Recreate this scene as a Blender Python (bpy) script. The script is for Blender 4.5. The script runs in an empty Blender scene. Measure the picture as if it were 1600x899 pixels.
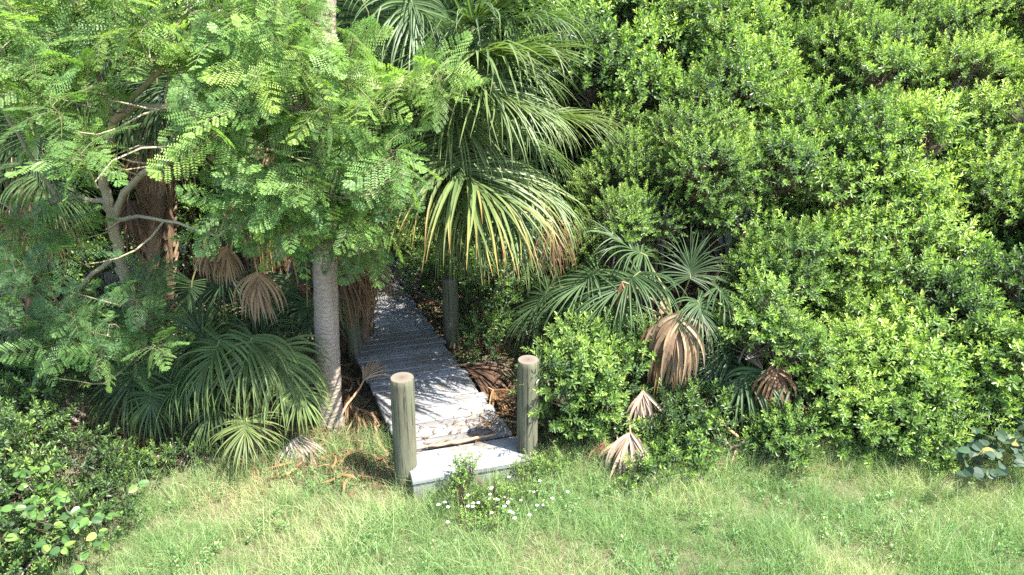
import bpy, math, random
import numpy as np
from mathutils import Vector
random.seed(11)
rg = np.random.default_rng(11)
S = bpy.context.scene
COL = S.collection
R = math.radians
PI = math.pi

# ------------------------------------------------------------------ camera
CAMZ, PITCH, F = 3.9, R(21), 1067.0
FW = np.array([0, math.cos(PITCH), -math.sin(PITCH)])
UP = np.array([0, math.sin(PITCH), math.cos(PITCH)])
cam = bpy.data.objects.new('camera', bpy.data.cameras.new('camera'))
COL.objects.link(cam)
cam.location = (0, 0, CAMZ)
cam.rotation_euler = (R(90) - PITCH, 0, 0)
cam.data.sensor_width = 36
cam.data.lens = F / 1600 * 36
cam.data.clip_end = 2000
cam.data.clip_start = 0.05
S.camera = cam


def ray(px, py):
    return FW + np.array([1.0, 0, 0]) * (px - 800) / F + UP * (449.5 - py) / F


def at(px, py, Y):
    d = ray(px, py)
    return np.array([0, 0, CAMZ]) + d * (Y / d[1])


def atz(px, py, z=0.0):
    d = ray(px, py)
    return np.array([0, 0, CAMZ]) + d * ((z - CAMZ) / d[2])


def proj(p):
    v = np.asarray(p, float) - np.array([0, 0, CAMZ])
    d = v @ FW
    return 800 + F * v[..., 0] / d, 449.5 - F * (v @ UP) / d, d


# ------------------------------------------------------------------ light
SUN_EL, SUN_AZ = R(59), math.atan2(0.90, -0.42)      # azimuth measured from +Y towards +X
sdir = Vector((math.sin(SUN_AZ) * math.cos(SUN_EL), math.cos(SUN_AZ) * math.cos(SUN_EL), math.sin(SUN_EL)))
w = bpy.data.worlds.new('World'); S.world = w; w.use_nodes = True
nt = w.node_tree
sky = nt.nodes.new('ShaderNodeTexSky'); sky.sky_type = 'NISHITA'; sky.sun_disc = False
sky.sun_elevation = SUN_EL; sky.sun_rotation = SUN_AZ
bg = nt.nodes['Background']; bg.inputs[1].default_value = 0.15
nt.links.new(sky.outputs[0], bg.inputs[0])
sun = bpy.data.objects.new('sun', bpy.data.lights.new('sun', 'SUN')); COL.objects.link(sun)
sun.data.energy = 5.0; sun.data.angle = R(0.5); sun.data.color = (1, 0.96, 0.88)
sun.rotation_euler = sdir.to_track_quat('Z', 'Y').to_euler()
S.view_settings.view_transform = 'Standard'
S.view_settings.look = 'None'
S.view_settings.exposure = 2.08
S.view_settings.gamma = 1
S.render.engine = 'CYCLES'
S.cycles.max_bounces = 7; S.cycles.diffuse_bounces = 4; S.cycles.transmission_bounces = 4
S.cycles.glossy_bounces = 2; S.cycles.transparent_max_bounces = 4
S.cycles.use_denoising = False
S.cycles.caustics_reflective = False; S.cycles.caustics_refractive = False


# ------------------------------------------------------------------ materials
def newmat(name):
    m = bpy.data.materials.new(name); m.use_nodes = True
    n = m.node_tree
    return m, n, n.nodes['Principled BSDF'], n.nodes['Material Output']


def attr(n, name):
    a = n.nodes.new('ShaderNodeAttribute'); a.attribute_name = name
    return a.outputs['Fac']


def ramp(n, fac, stops):
    r = n.nodes.new('ShaderNodeValToRGB')
    e = r.color_ramp.elements
    e[0].position, e[0].color = stops[0][0], (*stops[0][1], 1)
    e[1].position, e[1].color = stops[-1][0], (*stops[-1][1], 1)
    for p, c in stops[1:-1]:
        k = e.new(p); k.color = (*c, 1)
    n.links.new(fac, r.inputs[0])
    return r.outputs[0]


def math_(n, op, a, b=None, c=None):
    k = n.nodes.new('ShaderNodeMath'); k.operation = op
    for i, v in enumerate((a, b, c)):
        if v is None: continue
        if isinstance(v, (int, float)): k.inputs[i].default_value = v
        else: n.links.new(v, k.inputs[i])
    return k.outputs[0]


def mixc(n, fac, a, b, mode='MIX'):
    k = n.nodes.new('ShaderNodeMix'); k.data_type = 'RGBA'; k.blend_type = mode
    for i, v in ((0, fac), (6, a), (7, b)):
        if isinstance(v, (int, float)): k.inputs[i].default_value = v
        elif isinstance(v, tuple): k.inputs[i].default_value = (*v, 1)
        else: n.links.new(v, k.inputs[i])
    return k.outputs[2]


def noise(n, scale, detail=4, vec=None, rough=0.6):
    k = n.nodes.new('ShaderNodeTexNoise')
    k.inputs['Scale'].default_value = scale; k.inputs['Detail'].default_value = detail
    k.inputs['Roughness'].default_value = rough
    if vec is not None: n.links.new(vec, k.inputs['Vector'])
    return k.outputs['Fac']


def coords(n, scale=(1, 1, 1), which='Object'):
    t = n.nodes.new('ShaderNodeTexCoord'); m = n.nodes.new('ShaderNodeMapping')
    m.inputs['Scale'].default_value = scale
    n.links.new(t.outputs[which], m.inputs[0])
    return m.outputs[0]


def bump(n, bsdf, h, strength=0.5, dist=0.01):
    b = n.nodes.new('ShaderNodeBump'); b.inputs['Strength'].default_value = strength
    b.inputs['Distance'].default_value = dist
    n.links.new(h, b.inputs['Height']); n.links.new(b.outputs[0], bsdf.inputs['Normal'])


def leafmat(name, stops, trans=0.35, rough=0.42, tint=(1.0, 1.15, 0.45), spec=0.5, lo=0.62, hi=1.3):
    m, n, b, o = newmat(name)
    c = ramp(n, attr(n, 'tone'), stops)
    v = math_(n, 'MULTIPLY_ADD', attr(n, 'rnd'), hi - lo, lo)
    cv = n.nodes.new('ShaderNodeCombineColor')
    for i in range(3): n.links.new(v, cv.inputs[i])
    c = mixc(n, 1.0, c, cv.outputs[0], 'MULTIPLY')
    n.links.new(c, b.inputs['Base Color'])
    b.inputs['Roughness'].default_value = rough
    b.inputs['Specular IOR Level'].default_value = spec
    t = n.nodes.new('ShaderNodeBsdfTranslucent')
    n.links.new(mixc(n, 1.0, c, tuple(1.6 * x for x in tint), 'MULTIPLY'), t.inputs[0])
    mx = n.nodes.new('ShaderNodeMixShader'); mx.inputs[0].default_value = trans
    n.links.new(b.outputs[0], mx.inputs[1]); n.links.new(t.outputs[0], mx.inputs[2])
    n.links.new(mx.outputs[0], o.inputs[0])
    return m


TW = (0.12, 0.09, 0.06)
M = {}
M['shrub'] = leafmat('shrub_leaf', [(0.0, TW), (0.04, TW), (0.06, (0.045, 0.085, 0.03)), (0.35, (0.10, 0.172, 0.045)),
                                    (0.6, (0.19, 0.285, 0.068)), (0.85, (0.28, 0.37, 0.09)), (1.0, (0.37, 0.43, 0.13))], spec=0.42)
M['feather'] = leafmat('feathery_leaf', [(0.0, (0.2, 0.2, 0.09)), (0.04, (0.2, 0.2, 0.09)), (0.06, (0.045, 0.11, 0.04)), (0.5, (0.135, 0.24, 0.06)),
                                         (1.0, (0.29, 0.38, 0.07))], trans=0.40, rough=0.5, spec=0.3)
M['broad'] = leafmat('broad_leaf', [(0.0, TW), (0.04, TW), (0.06, (0.03, 0.07, 0.025)), (0.5, (0.08, 0.165, 0.04)), (1.0, (0.24, 0.34, 0.06))], rough=0.45)
M['round'] = leafmat('round_leaf', [(0.0, TW), (0.04, TW), (0.06, (0.025, 0.05, 0.03)), (0.6, (0.045, 0.08, 0.042)), (0.93, (0.07, 0.115, 0.05)), (1.0, (0.2, 0.17, 0.04))],
                       rough=0.55, spec=.3, trans=0.2)
M['grass'] = leafmat('grass_blade', [(0.0, (0.08, 0.175, 0.055)), (0.5, (0.195, 0.30, 0.11)), (0.8, (0.38, 0.385, 0.2)), (1.0, (0.46, 0.39, 0.23))], rough=0.5, trans=0.3, spec=0.3)
M['frond'] = leafmat('palm_frond', [(0.0, (0.035, 0.068, 0.03)), (0.35, (0.085, 0.135, 0.048)), (0.6, (0.17, 0.205, 0.062)), (0.8, (0.33, 0.25, 0.08)), (1.0, (0.32, 0.13, 0.04))],
                     rough=0.5, trans=0.25, spec=0.3, lo=0.55, hi=1.25)
M['dead'] = leafmat('dead_frond', [(0.0, (0.05, 0.032, 0.022)), (0.4, (0.145, 0.078, 0.042)), (0.62, (0.26, 0.155, 0.07)), (0.85, (0.31, 0.225, 0.15)), (1.0, (0.34, 0.275, 0.24))],
                    rough=0.6, trans=0.18, tint=(1.1, 0.85, 0.5), spec=0.3, lo=0.45, hi=1.25)
M['flower'] = leafmat('white_petals', [(0, (0.75, 0.75, 0.7)), (1, (0.8, 0.8, 0.78))], trans=0.3)


def barkmat(name, c1, c2, sc=(1, 1, 0.25), ns=30, b_=0.6, rings=0):
    m, n, b, o = newmat(name)
    co = coords(n, sc)
    f = noise(n, ns, 6, co); f2 = noise(n, 3, 3)
    c = mixc(n, f, c1, c2)
    c = mixc(n, ramp(n, f2, [(0.4, (0.1,) * 3), (0.65, (0.8,) * 3)]), c, tuple(x * 0.6 for x in c1))
    h = f
    if rings:
        wv = n.nodes.new('ShaderNodeTexWave'); wv.wave_type = 'BANDS'; wv.bands_direction = 'Z'
        wv.inputs['Scale'].default_value = rings; wv.inputs['Distortion'].default_value = 9
        wv.inputs['Detail'].default_value = 3; wv.inputs['Detail Scale'].default_value = 1.5
        n.links.new(coords(n), wv.inputs['Vector'])
        c = mixc(n, ramp(n, wv.outputs['Fac'], [(0.0, (0.0,) * 3), (0.8, (0.03,) * 3), (1.0, (0.34,) * 3)]), c, tuple(x * 0.42 for x in c1))
        h = math_(n, 'SUBTRACT', f, math_(n, 'MULTIPLY', wv.outputs['Fac'], .35))
    n.links.new(c, b.inputs['Base Color']); b.inputs['Roughness'].default_value = 0.85
    bump(n, b, h, b_, 0.012)
    return m


M['palmbark'] = barkmat('palm_bark', (0.17, 0.13, 0.10), (0.40, 0.325, 0.265), (1, 1, 1.3), 26, 1.0, 6.5)
M['boots'] = barkmat('palm_boot', (0.16, 0.10, 0.06), (0.34, 0.22, 0.13), (1, 1, 0.3), 30)
M['bark'] = barkmat('pale_bark', (0.24, 0.20, 0.125), (0.42, 0.36, 0.24))
M['stem'] = barkmat('shrub_stem', (0.13, 0.10, 0.07), (0.30, 0.25, 0.19))
M['petiole'] = barkmat('petiole', (0.12, 0.14, 0.04), (0.25, 0.22, 0.09))
M['drypetiole'] = barkmat('dry_petiole', (0.3, 0.17, 0.09), (0.45, 0.3, 0.18))

# treated round post
m, n, b, o = newmat('post_wood')
co = coords(n, (1, 1, 0.07))
f = noise(n, 30, 8, co, 0.78); f2 = noise(n, 9, 5, coords(n, (1, 1, 0.3)), .7)
c = mixc(n, ramp(n, f, [(0.3, (0,) * 3), (0.7, (1,) * 3)]), (0.03, 0.03, 0.016), (0.17, 0.155, 0.10))
c = mixc(n, ramp(n, f2, [(0.38, (0,) * 3), (0.68, (0.85,) * 3)]), c, (0.085, 0.10, 0.055))
fk = n.nodes.new('ShaderNodeTexVoronoi'); fk.inputs['Scale'].default_value = 4.2
n.links.new(coords(n, (1, 1, 0.75)), fk.inputs['Vector'])
ck = noise(n, 60, 2, coords(n, (1, 1, 0.025)), 0.5)
c = mixc(n, ramp(n, ck, [(0.39, (0.95,) * 3), (0.43, (0,) * 3)]), c, (0.03, 0.025, 0.018))
f = math_(n, 'MINIMUM', f, math_(n, 'MULTIPLY', ck, 1.6))
c = mixc(n, ramp(n, noise(n, 2.3, 3, coords(n, (1, 1, .8))), [(0.5, (0,) * 3), (0.62, (0.55,) * 3)]), c, (0.15, 0.105, 0.06))
c = mixc(n, ramp(n, fk.outputs['Distance'], [(0.05, (0.8,) * 3), (0.10, (0,) * 3)]), c, (0.09, 0.07, 0.04))
n.links.new(c, b.inputs['Base Color']); b.inputs['Roughness'].default_value = 0.85
bump(n, b, f, 0.8, 0.008); M['post'] = m
m, n, b, o = newmat('post_end_grain')
sep = n.nodes.new('ShaderNodeSeparateXYZ'); n.links.new(coords(n), sep.inputs[0])
rad = math_(n, 'SQRT', math_(n, 'ADD', math_(n, 'MULTIPLY', sep.outputs[0], sep.outputs[0]), math_(n, 'MULTIPLY', sep.outputs[1], sep.outputs[1])))
rad2 = math_(n, 'MULTIPLY_ADD', noise(n, 9, 4), 0.03, rad)
rings = math_(n, 'SINE', math_(n, 'MULTIPLY', rad2, 520))
c = ramp(n, math_(n, 'MULTIPLY', rad2, 8.0), [(0.0, (0.2, 0.165, 0.12)), (0.2, (0.085, 0.065, 0.045)), (0.75, (0.135, 0.115, 0.09)), (1.0, (0.11, 0.105, 0.08))])
c = mixc(n, math_(n, 'MULTIPLY_ADD', rings, 0.18, 0.2), c, (0.12, 0.09, 0.06))
n.links.new(c, b.inputs['Base Color']); b.inputs['Roughness'].default_value = 0.9; M['postend'] = m
# deck
m, n, b, o = newmat('weathered_deck_wood')
f = noise(n, 40, 7, coords(n, (0.06, 1, 1)), 0.7); f2 = noise(n, 2.2, 5, coords(n), 0.7)
c = mixc(n, ramp(n, f, [(0.3, (0,) * 3), (0.7, (1,) * 3)]), (0.12, 0.125, 0.135), (0.31, 0.31, 0.315))
v = math_(n, 'MULTIPLY_ADD', attr(n, 'rnd'), 0.45, 0.65)
cv = n.nodes.new('ShaderNodeCombineColor')
for i in range(3): n.links.new(v, cv.inputs[i])
c = mixc(n, 1.0, c, cv.outputs[0], 'MULTIPLY')
c = mixc(n, ramp(n, f2, [(0.40, (0,) * 3), (0.66, (0.85,) * 3)]), c, (0.115, 0.105, 0.085))
n.links.new(c, b.inputs['Base Color']); b.inputs['Roughness'].default_value = 0.75
bump(n, b, f, 0.7, 0.006); M['deck'] = m
# ground
m, n, b, o = newmat('soil_and_thatch')
f = noise(n, 1.2, 8, coords(n), 0.7); f2 = noise(n, 45, 5, coords(n), 0.7)
c = mixc(n, ramp(n, f, [(0.4, (0,) * 3), (0.62, (1,) * 3)]), (0.16, 0.115, 0.07), (0.13, 0.16, 0.055))
c = mixc(n, ramp(n, f2, [(0.35, (0.8,) * 3), (0.65, (0,) * 3)]), c, (0.05, 0.04, 0.025))
n.links.new(c, b.inputs['Base Color']); b.inputs['Roughness'].default_value = 0.95
bump(n, b, f2, 0.9, 0.03); M['ground'] = m


# ------------------------------------------------------------------ mesh accumulators
class Tmpl:
    def __init__(s): s.V, s.Fc, s.T, s.N, s.k = [], [], [], [], 0

    def add(s, V, Fc, tone, rnd):
        V = np.asarray(V, float).reshape(-1, 3)
        s.V.append(V); s.Fc.append(np.asarray(Fc, int).reshape(-1, 4) + s.k)
        s.T.append(np.full(len(V), tone) if np.isscalar(tone) else np.asarray(tone, float))
        s.N.append(np.full(len(V), rnd) if np.isscalar(rnd) else np.asarray(rnd, float))
        s.k += len(V)

    def fix(s):
        if len(s.V) > 1:
            s.V = [np.concatenate(s.V)]; s.Fc = [np.concatenate(s.Fc)]; s.T = [np.concatenate(s.T)]; s.N = [np.concatenate(s.N)]
        return s

    def put(s, T, Rm, t, sc, dt=0.0, dr=None):
        """instances of template T: Rm (k,3,3), t (k,3), sc (k,)"""
        T.fix(); V, Fc, tn, nn = T.V[0], T.Fc[0], T.T[0], T.N[0]
        k = len(t); sc = np.broadcast_to(np.asarray(sc, float), (k,))
        W = np.einsum('kij,nj->kni', Rm, V) * sc[:, None, None] + np.asarray(t)[:, None, :]
        dt = np.broadcast_to(np.asarray(dt, float), (k,))
        if dr is None: dr = rg.random(k)
        tw = tn < 0.05
        tone = np.where(tw[None, :], tn[None, :], np.clip(tn[None, :] + dt[:, None], 0.06, 1))
        rn = (nn[None, :] + dr[:, None]) % 1.0
        FF = Fc[None] + (np.arange(k) * len(V))[:, None, None]
        s.V.append(W.reshape(-1, 3)); s.Fc.append(FF.reshape(-1, 4) + s.k)
        s.T.append(tone.ravel()); s.N.append(rn.ravel()); s.k += k * len(V)

    def tube(s, P, rad, sides=6, tone=0.02, rnd=0.5, lumps=0.0):
        P = np.asarray(P, float); n_ = len(P)
        rad = np.broadcast_to(np.asarray(rad, float), (n_,))
        d = np.gradient(P, axis=0); d /= np.linalg.norm(d, axis=1)[:, None] + 1e-9
        ref = np.array([0.31, 0.83, 0.12]) if abs(d[0][1]) < 0.8 else np.array([1.0, 0.1, 0.2])
        a = np.cross(d, ref); a /= np.linalg.norm(a, axis=1)[:, None] + 1e-9
        c_ = np.cross(d, a)
        an = np.arange(sides) * 2 * PI / sides
        rr = rad[:, None] * (1 + lumps * (rg.random((n_, sides)) - 0.5))
        V = P[:, None, :] + rr[..., None] * (np.cos(an)[None, :, None] * a[:, None, :] + np.sin(an)[None, :, None] * c_[:, None, :])
        i = np.arange(n_ - 1)[:, None]; j = np.arange(sides)[None, :]; jn = (j + 1) % sides
        Fc = np.stack([i * sides + j, i * sides + jn, (i + 1) * sides + jn, (i + 1) * sides + j], -1).reshape(-1, 4)
        s.add(V.reshape(-1, 3), Fc, tone, rnd)

    def build(s, name, mat, parent=None, smooth=False, origin=None):
        s.fix()
        V, Fc = s.V[0], s.Fc[0]
        if origin is not None: V = V - np.asarray(origin)
        me = bpy.data.meshes.new(name)
        me.vertices.add(len(V)); me.loops.add(Fc.size); me.polygons.add(len(Fc))
        me.vertices.foreach_set('co', V.astype(np.float32).ravel())
        me.loops.foreach_set('vertex_index', Fc.astype(np.int32).ravel())
        me.polygons.foreach_set('loop_start', (np.arange(len(Fc)) * 4).astype(np.int32))
        me.polygons.foreach_set('use_smooth', np.full(len(Fc), smooth))
        me.update(calc_edges=True)
        for nm, arr in (('tone', s.T[0]), ('rnd', s.N[0])):
            me.attributes.new(nm, 'FLOAT', 'POINT').data.foreach_set('value', arr.astype(np.float32))
        me.materials.append(mat)
        ob = bpy.data.objects.new(name, me); COL.objects.link(ob)
        if parent is not None: ob.parent = parent
        elif origin is not None: ob.location = tuple(origin)
        return ob


def thing(name, label, cat, loc=(0, 0, 0), group=None):
    o = bpy.data.objects.new(name, None); COL.objects.link(o)
    o.location = tuple(float(x) for x in loc); o.empty_display_size = 0.2
    return tag(o, label, cat, group)


def tag(o, label=None, cat=None, group=None, kind=None):
    if label: o['label'] = label
    if cat: o['category'] = cat
    if group: o['group'] = group
    if kind: o['kind'] = kind
    return o


def unit(v):
    v = np.asarray(v, float)
    return v / (np.linalg.norm(v, axis=-1, keepdims=True) + 1e-9)


def frames(z, spin):
    """rotation matrices whose z column is z (k,3), spun by spin"""
    z = unit(z); ref = np.where(np.abs(z[:, 2:3]) < 0.9, np.array([[0, 0, 1.0]]), np.array([[1.0, 0, 0]]))
    x = unit(np.cross(ref, z)); y = np.cross(z, x)
    c, s_ = np.cos(spin)[:, None], np.sin(spin)[:, None]
    return np.stack([c * x + s_ * y, -s_ * x + c * y, z], -1)


def curve(a, b, bend=0.1, n_=6, sag=0.0):
    a, b = np.asarray(a, float), np.asarray(b, float)
    L = np.linalg.norm(b - a); t = np.linspace(0, 1, n_)[:, None]
    off = rg.normal(size=3) * bend * L; off2 = rg.normal(size=3) * bend * L * 0.5
    P = a + (b - a) * t + off * np.sin(PI * t) + off2 * np.sin(2 * PI * t)
    P[:, 2] -= sag * L * (np.sin(PI * t[:, 0]))
    return P


# ------------------------------------------------------------------ leaf templates
def leaf(T, base, d, nrm, L, W, tone, rnd, bend=0.12, fold=0.16, ob=0.78):
    d = unit(d); s_ = unit(np.cross(d, nrm)); nn = np.cross(s_, d)
    base = np.asarray(base, float)
    V = [base, base + d * L * 0.38 + s_ * W * 0.40 + nn * fold * W, base + d * L * ob + s_ * W * 0.46 + nn * (fold * W - bend * L * 0.5),
         base + d * L - nn * bend * L,
         base + d * L * ob - s_ * W * 0.46 + nn * (fold * W - bend * L * 0.5), base + d * L * 0.38 - s_ * W * 0.40 + nn * fold * W]
    T.add(V, [(0, 1, 2, 3), (0, 3, 4, 5)], tone, rnd)


def sprig(n_=21, L=0.070, wr=0.34, tl=0.17):
    T = Tmpl(); T.tube([(0, 0, -0.02), (0.004, 0, tl * 0.5), (0, 0, tl)], [0.0025, 0.002, 0.0012], 3, 0.02)
    ph = random.random() * 6
    for i in range(n_):
        u = i / (n_ - 1); az = ph + i * 2.4 + random.uniform(-.3, .3)
        pit = R(88 - 66 * u + random.uniform(-14, 14))
        d = np.array([math.sin(pit) * math.cos(az), math.sin(pit) * math.sin(az), math.cos(pit)])
        nrm = np.array([-math.cos(az) * .6, -math.sin(az) * .6, 1.0]) + rg.normal(size=3) * .25
        l_ = L * (1.0 - 0.35 * u) * random.uniform(.75, 1.15)
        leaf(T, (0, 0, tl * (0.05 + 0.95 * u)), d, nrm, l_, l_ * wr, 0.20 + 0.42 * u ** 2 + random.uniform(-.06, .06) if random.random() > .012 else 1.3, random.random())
    return T.fix()


def bough(nsp=10, rad=0.23, **kw):
    T = Tmpl(); sp = [sprig(**kw) for _ in range(4)]
    for i in range(nsp):
        u = math.sqrt((i + .5) / nsp) * random.uniform(.85, 1.1); az = i * 2.4 + random.uniform(-.3, .3)
        p = np.array([math.cos(az) * u * rad, math.sin(az) * u * rad, rad * 0.75 * (1 - u * u) + random.uniform(-.04, .05) - 0.05])
        ax = unit(np.array([math.cos(az) * u * 0.9, math.sin(az) * u * 0.9, 0.75]) + rg.normal(size=3) * .15)
        T.tube([(0, 0, -0.28), p * 0.45 + np.array([0, 0, -0.08]), p], [0.006, 0.004, 0.002], 3, 0.02)
        T.put(random.choice(sp), frames(ax[None], np.array([random.random() * 6.3])), p[None], [random.uniform(.85, 1.15)], dt=[0.20 * (1 - u) + random.uniform(-.08, .1)])
    return T.fix()


BOUGH = [bough() for _ in range(7)]
BOUGH_FINE = [bough(12, .22, n_=24, L=.052, wr=.36, tl=.16) for _ in range(4)]
BOUGH_WIDE = [bough(8, .22, n_=15, L=.085, wr=.42, tl=.17) for _ in range(4)]
BOUGH_BIG = [bough(8, 0.22, n_=14, L=0.085, wr=0.45, tl=0.16) for _ in range(4)]


def compound_leaf(L=0.42, pairs=6, pl=0.17, lp=8):
    """twice divided leaf lying along +X, drooping, flat side up"""
    T = Tmpl(); P = []
    for i in range(9):
        u = i / 8; P.append((L * (u - 0.06 * u * u), 0.02 * math.sin(u * 4), L * (0.12 * u - 0.46 * u * u)))
    P = np.array(P); T.tube(P, np.linspace(0.0028, 0.001, 9), 3, 0.03)
    rr = random.random()
    for i in range(pairs):
        u = 0.22 + 0.78 * i / (pairs - 1)
        p = np.array([np.interp(u, np.linspace(0, 1, 9), P[:, k]) for k in range(3)])
        ll = pl * math.sin(PI * (0.25 + 0.6 * u)) * random.uniform(.85, 1.1)
        for sd in ((-1, 1) if i < pairs - 1 else (-1, 0, 1)):
            d = unit(np.array([0.5 + 0.35 * u if sd else 1.0, sd * 1.0, -0.20 - 0.12 * u + random.uniform(-.1, .1)]))
            q = unit(np.cross((0, 0, 1.0), d)); nn = unit(np.cross(d, q) + 0.15 * rg.normal(size=3))
            q = np.cross(nn, d)
            for j in range(lp):
                v = (j + 0.8) / lp; b0 = p + d * ll * v + nn * (-0.10 * ll * v * v)
                s0 = 0.0265 * (0.75 + 0.5 * math.sin(PI * min(1, v * .95))) * random.uniform(.85, 1.1)
                for s2 in (-1, 1):
                    dd = unit(d * 0.45 + q * s2 + nn * random.uniform(-.25, .2))
                    w_ = np.cross(dd, nn) * s0 * 0.24
                    T.add([b0, b0 + dd * s0 * .5 + w_, b0 + dd * s0, b0 + dd * s0 * .5 - w_], [(0, 1, 2, 3)], 0.4 + random.uniform(-.12, .12) + 0.1 * v, rr + random.uniform(-.15, .15))
            T.tube([p, p + d * ll * .5 - nn * .025 * ll, p + d * ll - nn * .1 * ll], [0.0014, 0.001, 0.0006], 3, 0.03)
    T.N = [x % 1.0 for x in T.N]
    return T.fix()


CLEAF = [compound_leaf(random.uniform(.34, .44), random.choice((6, 6, 7)), random.uniform(.15, .185)) for _ in range(7)]


def feather_rosette(nl=6):
    T = Tmpl(); T.tube([(0, 0, -0.3), (0.01, 0.0, -0.12), (0, 0, 0.02)], [0.008, 0.006, 0.004], 4, 0.03)
    for i in range(nl):
        az = i * 2 * PI / nl + random.uniform(-.35, .35); el = R(random.uniform(-30, 48))
        x = np.array([math.cos(az) * math.cos(el), math.sin(az) * math.cos(el), math.sin(el)])
        y = unit(np.cross((0, 0, 1.0), x) + 0.38 * rg.normal(size=3)); z = np.cross(x, y); y = np.cross(z, x)
        T.put(random.choice(CLEAF), np.stack([x, y, z], -1)[None], np.array([[0, 0, -0.10 * i / nl]]), [random.uniform(.8, 1.15)], dt=[random.uniform(-.12, .15)])
    return T.fix()


ROS = [feather_rosette(random.choice((5, 6, 7))) for _ in range(6)]


# ------------------------------------------------------------------ shrubs
def make_shrub(name, label, cat, base, lobes, group=None, per=1.0, tmpl=None, mat='shrub', nst=7, tone=0.0, sc=1.0, stemr=0.022, spread=0.1):
    """lobes: list of (point, radius). foliage boughs lie through the lobes, stems rise to them"""
    tmpl = tmpl or BOUGH
    base = np.array([base[0], base[1], 0.0])
    root = thing(name, label, cat, base, group)
    fo = Tmpl(); st = Tmpl()
    C = np.array([l[0] for l in lobes]); Rr = np.array([l[1] for l in lobes])
    cen = C.mean(0)
    for c, r in zip(C, Rr):
        lobe_tone = random.gauss(-.03, .12)
        k = max(5, int(per * 34 * r * r / 0.25 / sc ** 2))
        u = unit(rg.normal(size=(k, 3))); u[:, 2] = np.abs(u[:, 2]) * np.where(rg.random(k) < .78, 1, -0.6)
        rad = r * (0.45 + 0.6 * rg.random(k) ** 0.6)
        pos = c + u * rad[:, None] * np.array([1, 1, 0.9])
        pos[:, 2] = np.maximum(pos[:, 2], 0.08)
        ax = unit(u * 0.75 + np.array([0, 0, 0.75]) + rg.normal(size=(k, 3)) * .22)
        Rm = frames(ax, rg.random(k) * 6.3)
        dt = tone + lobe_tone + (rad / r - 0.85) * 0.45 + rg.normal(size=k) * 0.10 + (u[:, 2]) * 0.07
        ch = rg.integers(0, len(tmpl), k)
        for j in range(len(tmpl)):
            q = ch == j
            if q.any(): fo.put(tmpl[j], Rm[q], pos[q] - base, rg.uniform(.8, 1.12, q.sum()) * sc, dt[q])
        for i in range(0, k, 2):
            e = pos[i] - base; s0 = c - base
            P = curve(s0 + (e - s0) * 0.05, e - ax[i] * .2 * sc, 0.12, 4)
            st.tube(P, np.linspace(0.009, 0.004, 4), 4)
        a = base + np.array([rg.normal() * spread, rg.normal() * spread, 0]) - base
        P = curve(a, c - base, 0.10, 9)
        P[0, 2] = -0.05; P[1:, 2] = np.maximum(P[1:, 2], 0.02)
        st.tube(P, np.linspace(stemr, 0.009, 9), 6, lumps=0.2)
    fo.build('foliage', M[mat], root)
    st.build('branches', M['stem'], root, True)
    return root


def L_(px, py, Y, r): return (at(px, py, Y), r)
def LZ(px, py, z, r): return (atz(px, py, z), r)


G1 = 'dense green shrubs right of the boardwalk'
SHRUB = [
    ('bright leafy shrub hugging the right gate post', [L_(905, 560, 6.1, .30), L_(955, 545, 6.3, .30), L_(880, 620, 5.85, .26), L_(935, 620, 5.9, .28), L_(965, 590, 6.0, .22),
                                                    L_(915, 675, 5.75, .24), L_(960, 690, 5.75, .16), L_(900, 585, 5.75, .16), L_(868, 600, 5.62, .12), L_(1010, 560, 6.2, .15)], (0.85, 6.15), 1.15),
    ('low green shrub below the hanging bleached palm frond', [L_(1055, 665, 5.75, .2), L_(1090, 690, 5.65, .18), L_(1035, 710, 5.5, .15), L_(1058, 735, 5.4, .12), L_(1008, 762, 5.2, .09), L_(1105, 650, 5.85, .16)], (1.5, 5.65), 1.15),
    ('small bright bush in front of the grey drooping palm skirt', [L_(1212, 700, 5.5, .18), L_(1222, 672, 5.6, .12), L_(1195, 725, 5.45, .1)], (2.35, 5.55), 1.1),
    ('bright low bush at the grass edge between the brown skirt and the round leaved plant', [L_(1320, 640, 5.85, .28), L_(1385, 655, 5.8, .28), L_(1450, 640, 5.9, .3), L_(1350, 690, 5.62, .2), L_(1425, 690, 5.62, .2),
                                                    L_(1305, 600, 6.0, .28), L_(1400, 600, 6.05, .34), L_(1485, 610, 6.05, .3), L_(1340, 570, 6.15, .3), L_(1470, 700, 5.6, .15)], (3.3, 5.95), 1.0),
    ('small bush over the brown skirt of the right fan palm', [L_(1225, 545, 5.95, .2), L_(1175, 535, 6.1, .2), L_(1270, 560, 6.0, .18), L_(1200, 500, 6.2, .25)], (2.6, 6.3), 1.0),
    ('shaded low bush behind the round leaved plant', [L_(1545, 610, 6.15, .34), L_(1600, 620, 6.15, .34), L_(1520, 650, 5.95, .2), L_(1590, 660, 5.95, .22), L_(1670, 650, 5.9, .35), L_(1740, 640, 6.0, .4)], (4.9, 6.2), .9),
]
for lab, lobes, bs, per in SHRUB:
    make_shrub('leafy_shrub', lab, 'shrub', bs, lobes, G1, per)

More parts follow.
